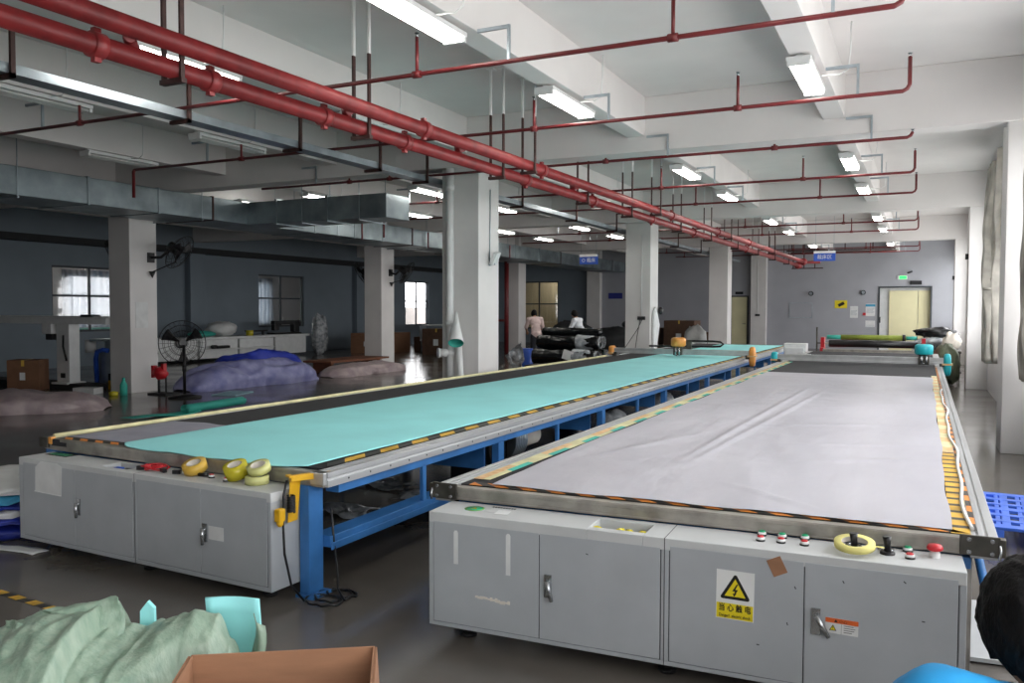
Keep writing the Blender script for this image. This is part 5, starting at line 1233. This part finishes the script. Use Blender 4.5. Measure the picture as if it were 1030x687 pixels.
# ================================================================== PEOPLE
def head_mb(c, fwd, up, h=.235):
    # egg shaped head with brow, nose, chin and ears; c = centre
    fwd = Vector(fwd).normalized(); up = (Vector(up) - fwd*Vector(up).dot(fwd)).normalized(); rt = fwd.cross(up)
    def W(x, y, z): return Vector(c) + rt*x + fwd*y + up*z
    k = h/.235; m = MB(); nu, nv = 40, 30; vs = []; fs = []
    for i in range(nv+1):
        th = PI*i/nv
        for j in range(nu):
            ph = 2*PI*j/nu
            x, y, z = math.sin(th)*math.cos(ph), math.sin(th)*math.sin(ph), math.cos(th)
            X = x*.076; Y = y*.095; Z = z*.118
            if z < 0: X *= 1 - .32*z*z; Y *= 1 - .18*z*z; Y += .014*z*z
            if y > 0: X *= 1 - .10*y*y
            g = lambda cx, cz, sx, sz: math.exp(-((X-cx)/sx)**2 - ((Z-cz)/sz)**2) if y > .2 else 0
            Y += .026*g(0, -.022, .012, .016) + .012*g(0, .0, .009, .022)      # nose
            Y -= .010*g(.032, .008, .016, .012) + .010*g(-.032, .008, .016, .012)  # eye sockets
            Y += .007*g(.03, .028, .03, .009) + .007*g(-.03, .028, .03, .009)   # brow
            Y += .007*g(0, -.058, .022, .007) - .005*g(0, -.064, .02, .003)     # lips
            Y += .010*g(0, -.095, .025, .016)                                   # chin
            vs.append(W(X*k, Y*k, Z*k))
    for i in range(nv):
        for j in range(nu): fs.append((i*nu+j, (i+1)*nu+j, (i+1)*nu+(j+1) % nu, i*nu+(j+1) % nu))
    m.add(vs, fs, 0, True)
    for s in (-1, 1):
        e = MB().sph((0, 0, 0), (.012, .02, .032), 12, 10)
        m.add([W((v.x+s*.078)*k, (v.y-.008-.3*abs(v.x))*k, (v.z-.005)*k) for v in e.v], e.f, 0, True)
    return m, W, k
def hair_mb(W, k, low=-.02, fringe=.045, seed=0, thick=.016, spikes=.01):
    m = MB(); nu, nv = 72, 34; vs = []; fs = []
    for i in range(nv+1):
        for j in range(nu):
            ph = 2*PI*j/nu; y = math.sin(ph)
            back = (1-y)/2
            lim = lerp(fringe, low - .065, min(1, back*1.7))/.118
            thm = math.acos(max(-1, min(1, lim)))
            th = thm*i/nv
            x, yy, z = math.sin(th)*math.cos(ph), math.sin(th)*math.sin(ph), math.cos(th)
            t = thick*(1 + .35*fr(x*5+seed, yy*5, z*5)) + spikes*abs(ns(ph*11+seed, th*2))*(.3+i/nv)
            if i == nv: t = .004
            X = x*(.076+t); Y = yy*(.095+t); Z = z*(.118+t)
            if z < 0: X *= 1-.25*z*z
            vs.append(W(X*k, Y*k, (Z + (.02*ns(ph*14, seed) if i >= nv-1 else 0))*k))
    for i in range(nv):
        for j in range(nu): fs.append((i*nu+j, (i+1)*nu+j, (i+1)*nu+(j+1) % nu, i*nu+(j+1) % nu))
    return m.add(vs, fs, 0, True)
def capsules(L, blobs=()):
    # L: (p, q, rp, rq) tapered limbs; blobs: (c, (rx, ry, rz), axes)
    m = MB()
    for p, q, r0, r1 in L:
        m.cyl(p, q, r0, r1, n=14); m.sph(p, r0, 14, 10); m.sph(q, r1, 14, 10)
    for c, r, ax in blobs:
        s = MB().sph((0, 0, 0), r, 20, 14); R = Matrix((ax[0], ax[1], ax[2])).transposed()
        m.add([Vector(c) + R @ v for v in s.v], s.f, 0, True)
    return m
def soft(o, vox, it=6, fac=.5):
    r = o.modifiers.new('remesh', 'REMESH'); r.mode = 'VOXEL'; r.voxel_size = vox; r.use_smooth_shade = True
    if it: s = o.modifiers.new('smooth', 'SMOOTH'); s.iterations = it; s.factor = fac
def handcaps(w, e, side, curl):
    d = (w-e).normalized(); side = (side - d*side.dot(d)).normalized(); nr = d.cross(side); L = []
    for off in (-.026, -.009, .009, .026): L.append((w + d*.012 + side*off*.6, w + d*.085 + side*off, .016, .0125))
    for off, ln in ((.028, .07), (.0095, .078), (-.0095, .073), (-.028, .058)):
        q = w + d*.085 + side*off; dd = d.copy()
        for k in range(3):
            dd = (dd + nr*curl*.5).normalized(); q2 = q + dd*ln/3; L.append((q, q2, .0092-.0006*k, .0088-.0008*k)); q = q2
    a = w + d*.03 + side*.03; b_ = w + d*.065 + side*.055 + nr*.012*curl; c_ = w + d*.095 + side*.057 + nr*.03*curl
    L += [(w + d*.015, a, .016, .014), (a, b_, .0125, .0105), (b_, c_, .0105, .009)]
    return L
def person(label, J, face, up, shirt, seed=0, sleeve=.95, hairlow=-.02, hfringe=.045, hthick=.016, hspike=.01):
    base = Vector((J['pelvis'].x, J['pelvis'].y, 0))
    t = thing('person', label, 'person', base)
    rt = (J['shr']-J['shl']).normalized()
    def axes(p, q):
        z = (J[q]-J[p]).normalized(); x = (rt - z*rt.dot(z)).normalized(); return (x, z.cross(x), z)
    ac = axes('chest', 'neck'); as_ = axes('pelvis', 'spine')
    blobs = [(J['pelvis'], (.155, .115, .12), as_), (J['spine'], (.135, .10, .15), as_), (J['chest'], (.15, .108, .17), ac), (lerp(J['pelvis'], J['spine'], .5), (.14, .105, .14), as_)]
    sh = [(lerp(J['chest'], J['neck'], .62), J['shl'], .075, .062), (lerp(J['chest'], J['neck'], .62), J['shr'], .075, .062)]
    arms = [(J['shl'], J['ell'], .056, .042), (J['ell'], J['wrl'], .041, .027), (J['shr'], J['elr'], .056, .042), (J['elr'], J['wrr'], .041, .027)]
    legs = [(J['hpl'], J['knl'], .085, .056), (J['knl'], J['anl'], .056, .036), (J['hpr'], J['knr'], .085, .056), (J['knr'], J['anr'], .056, .036), (J['anl'], J['tol'], .036, .026), (J['anr'], J['tor'], .036, .026)]
    f = Vector(face).normalized()
    hd = handcaps(J['wrl'], J['ell'], rt + f*.3, .7) + handcaps(J['wrr'], J['elr'], -rt + f*.3, -.7)
    neck = [(lerp(J['chest'], J['neck'], .8), J['neck'], .06, .056), (J['neck'], lerp(J['neck'], J['head'], .6), .056, .054)]
    body = capsules(sh + arms + legs + hd + neck, blobs)
    hm, W, k = head_mb(J['head'], face, up)
    body.join(hm)
    o = body.build('body', M['skin'], t); soft(o, .0055, 3, .4)
    hair_mb(W, k, hairlow, hfringe, seed, hthick, hspike).build('hair', M['hair'], t)
    eb = MB().sph((0, 0, 0), .0095, 10, 8); bb = MB().sph((0, 0, 0), (.017, .004, .004), 10, 6)
    for s in (-1, 1): MB().add([W((v.x+s*.032)*k, (v.y+.081)*k, (v.z+.006)*k) for v in eb.v], eb.f, 0, True).build('eye', M['black'], t)
    for s in (-1, 1): MB().add([W((v.x+s*.032)*k, (v.y+.092)*k, (v.z+.027)*k) for v in bb.v], bb.f, 0, True).build('eyebrow', M['hair'], t)
    g = .016
    el, er = lerp(J['shl'], J['ell'], sleeve), lerp(J['shr'], J['elr'], sleeve)
    sm = capsules([(p, q, a+g, b+g) for p, q, a, b in sh] + [(J['shl'], el, .074, .064), (J['shr'], er, .074, .064)], [(c, tuple(x+g for x in r), a) for c, r, a in blobs])
    o = sm.build('shirt', shirt, t); soft(o, .011, 10, .5)
    tx = bpy.data.textures.new('cloth_folds', 'CLOUDS'); tx.noise_scale = .11
    dm = o.modifiers.new('folds', 'DISPLACE'); dm.texture = tx; dm.strength = .022; dm.mid_level = .5
    kl, kr = lerp(J['knl'], J['anl'], .93), lerp(J['knr'], J['anr'], .93)
    tm = capsules([(J['hpl'], J['knl'], .10, .074), (J['knl'], kl, .074, .058), (J['hpr'], J['knr'], .10, .074), (J['knr'], kr, .074, .058), (J['hpl'], J['hpr'], .10, .10)], [(J['pelvis'], (.165, .125, .115), as_)])
    o = tm.build('trousers', M['trouser'], t); soft(o, .012, 6, .5)
    for a, b in (('anl', 'tol'), ('anr', 'tor')):
        d = (J[b]-J[a]); d.z = 0; d.normalize(); c = Vector((J[a].x, J[a].y, 0)) + d*.06
        yaw = math.atan2(d.y, d.x)
        m = MB().sph((0, 0, .0), (.14, .052, .07), 18, 10)
        for v in m.v: v.z = max(0, v.z + .025)*(1 if v.x < 0 else 1-.25*v.x/.14)
        m.xf(Matrix.Translation(c) @ Matrix.Rotation(yaw, 4, 'Z')).build('shoe', M['black'], t)
    return t
# near person: seated on a stool with the back to the camera, head bowed and turned to the left
jp = dict(pelvis=P(.90, 1.14, .56), spine=P(.895, 1.20, .74), chest=P(.885, 1.28, .90), neck=P(.905, 1.345, 1.035), head=P(.912, 1.40, 1.150),
    shl=P(.715, 1.37, 1.03), ell=P(.66, 1.62, .83), wrl=P(.80, 1.80, .78), shr=P(1.055, 1.36, 1.01), elr=P(1.13, 1.58, .80), wrr=P(.98, 1.80, .78),
    hpl=P(.80, 1.20, .53), knl=P(.76, 1.62, .52), anl=P(.76, 1.60, .09), tol=P(.74, 1.76, .035), hpr=P(1.0, 1.20, .53), knr=P(1.04, 1.62, .52), anr=P(1.04, 1.60, .09), tor=P(1.06, 1.76, .035))
d = P(-.34, .86, -.42)
person('person seated low at the right foreground in a bright blue shirt, black hair, head bowed', jp, d, (0, 0, 1), M['shirt'], 3, .95, -.03, .03, .014, .006)
st = thing('stool', 'small stool under the person in the blue shirt', 'stool', P(.9, 1.14, 0))
c = P(.9, 1.14, 0)
MB().lathe([(0, .375), (.17, .375), (.18, .39), (.17, .41), (0, .41)], c, 'z', 28).build('seat', M['black'], st)
for k in range(4):
    a = PI/4 + k*PI/2; MB().cyl(c+Vector((.13*math.cos(a), .13*math.sin(a), .38)), c+Vector((.18*math.cos(a), .18*math.sin(a), 0)), .014, n=8).build('leg', M['chrome'], st)
# two people standing far behind the wrapped rolls
def standing(x, y, yaw, lean, hz):
    f = Vector((math.cos(yaw), math.sin(yaw), 0)); r = Vector((f.y, -f.x, 0)); o = Vector((x, y, 0)); Z = Vector((0, 0, 1))
    def q(a, b, z): return o + f*a + r*b + Z*z
    s = hz/1.6
    return dict(pelvis=q(0, 0, .92*s), spine=q(.04*lean, 0, 1.08*s), chest=q(.13*lean, 0, 1.26*s), neck=q(.2*lean, 0, 1.42*s), head=q(.27*lean, 0, 1.57*s-.03*lean),
        shl=q(.17*lean, -.19, 1.36*s), ell=q(.2*lean+.05, -.26, 1.10*s), wrl=q(.3*lean+.2, -.18, .98*s), shr=q(.17*lean, .19, 1.36*s), elr=q(.2*lean+.05, .26, 1.10*s), wrr=q(.3*lean+.2, .18, .98*s),
        hpl=q(0, -.09, .86*s), knl=q(.03, -.1, .47*s), anl=q(-.02, -.1, .08), tol=q(.12, -.11, .035), hpr=q(0, .09, .86*s), knr=q(.03, .1, .47*s), anr=q(-.02, .1, .08), tor=q(.12, .11, .035)), f
J, f = standing(-10.6, 23.2, 2.2, 1.3, 1.62)
person('person in a pale pink shirt, back turned, behind the black wrapped rolls', J, f + Vector((0, 0, -.4)), (0, 0, 1), M['shirtp'], 11, .9)
J, f = standing(-9.2, 23.4, 3.0, .9, 1.6)
person('person in a white shirt in profile, behind the black wrapped rolls', J, f + Vector((0, 0, -.35)), (0, 0, 1), M['shirtw'], 17, .9)

# ================================================================== LIGHT
w = bpy.data.worlds.new('sky'); S.world = w; w.use_nodes = True
nt = w.node_tree; bg = nt.nodes['Background']
bg.inputs[0].default_value = (*lin('#fffbfa'), 1); bg.inputs[1].default_value = 8.0
tcw = nt.nodes.new('ShaderNodeTexCoord'); sxyz = nt.nodes.new('ShaderNodeSeparateXYZ'); mrw = nt.nodes.new('ShaderNodeMapRange'); mxw = nt.nodes.new('ShaderNodeMix'); mxw.data_type = 'RGBA'
nt.links.new(tcw.outputs['Generated'], sxyz.inputs[0]); nt.links.new(sxyz.outputs['Z'], mrw.inputs[0])
mrw.inputs[1].default_value = -.12; mrw.inputs[2].default_value = .03
mxw.inputs[6].default_value = (.72, .72, .71, 1); mxw.inputs[7].default_value = (*lin('#fbfbfd'), 1)
nt.links.new(mrw.outputs[0], mxw.inputs[0]); nt.links.new(mxw.outputs[2], bg.inputs[0])
def portal(loc, rot, sx, sy):
    l = bpy.data.lights.new('window_daylight', 'AREA'); l.shape = 'RECTANGLE'; l.size = sx; l.size_y = sy; l.cycles.is_portal = True
    o = bpy.data.objects.new('window_daylight', l); C.objects.link(o); o.location = loc; o.rotation_euler = rot
for a, b in edges: portal((XR+.21, (a+b)/2, (SILL+HEAD)/2), (0, PI/2, 0), HEAD-SILL, b-a)
for a, b, za, zb in oh: portal((XN-.21, (a+b)/2, (za+zb)/2), (0, -PI/2, 0), zb-za, b-a)
a, b, za, zb = holes[2]; portal((XL-.21, (a+b)/2, (za+zb)/2), (0, -PI/2, 0), zb-za, b-a)
for lx, ly, lz in ((-17.4, YF+1.4, 3.3), (-.7, YF+.1, 2.4)):
    l = bpy.data.lights.new('lobby_lamp', 'POINT'); l.energy = 45 if lx < -5 else 0; l.shadow_soft_size = .15; l.color = (1, .95, .85)
    if l.energy:
        o = bpy.data.objects.new('lobby_lamp', l); C.objects.link(o); o.location = (lx, ly, lz)
S.view_settings.view_transform = 'Standard'; S.view_settings.look = 'None'; S.view_settings.gamma = 1; S.view_settings.use_curve_mapping = False
S.view_settings.exposure = -0.02
S.cycles.use_denoising = True
S.cycles.max_bounces = 10; S.cycles.diffuse_bounces = 6; S.cycles.glossy_bounces = 4; S.cycles.transparent_max_bounces = 12
S.cycles.sample_clamp_indirect = 8
S.cycles.caustics_reflective = False; S.cycles.caustics_refractive = False
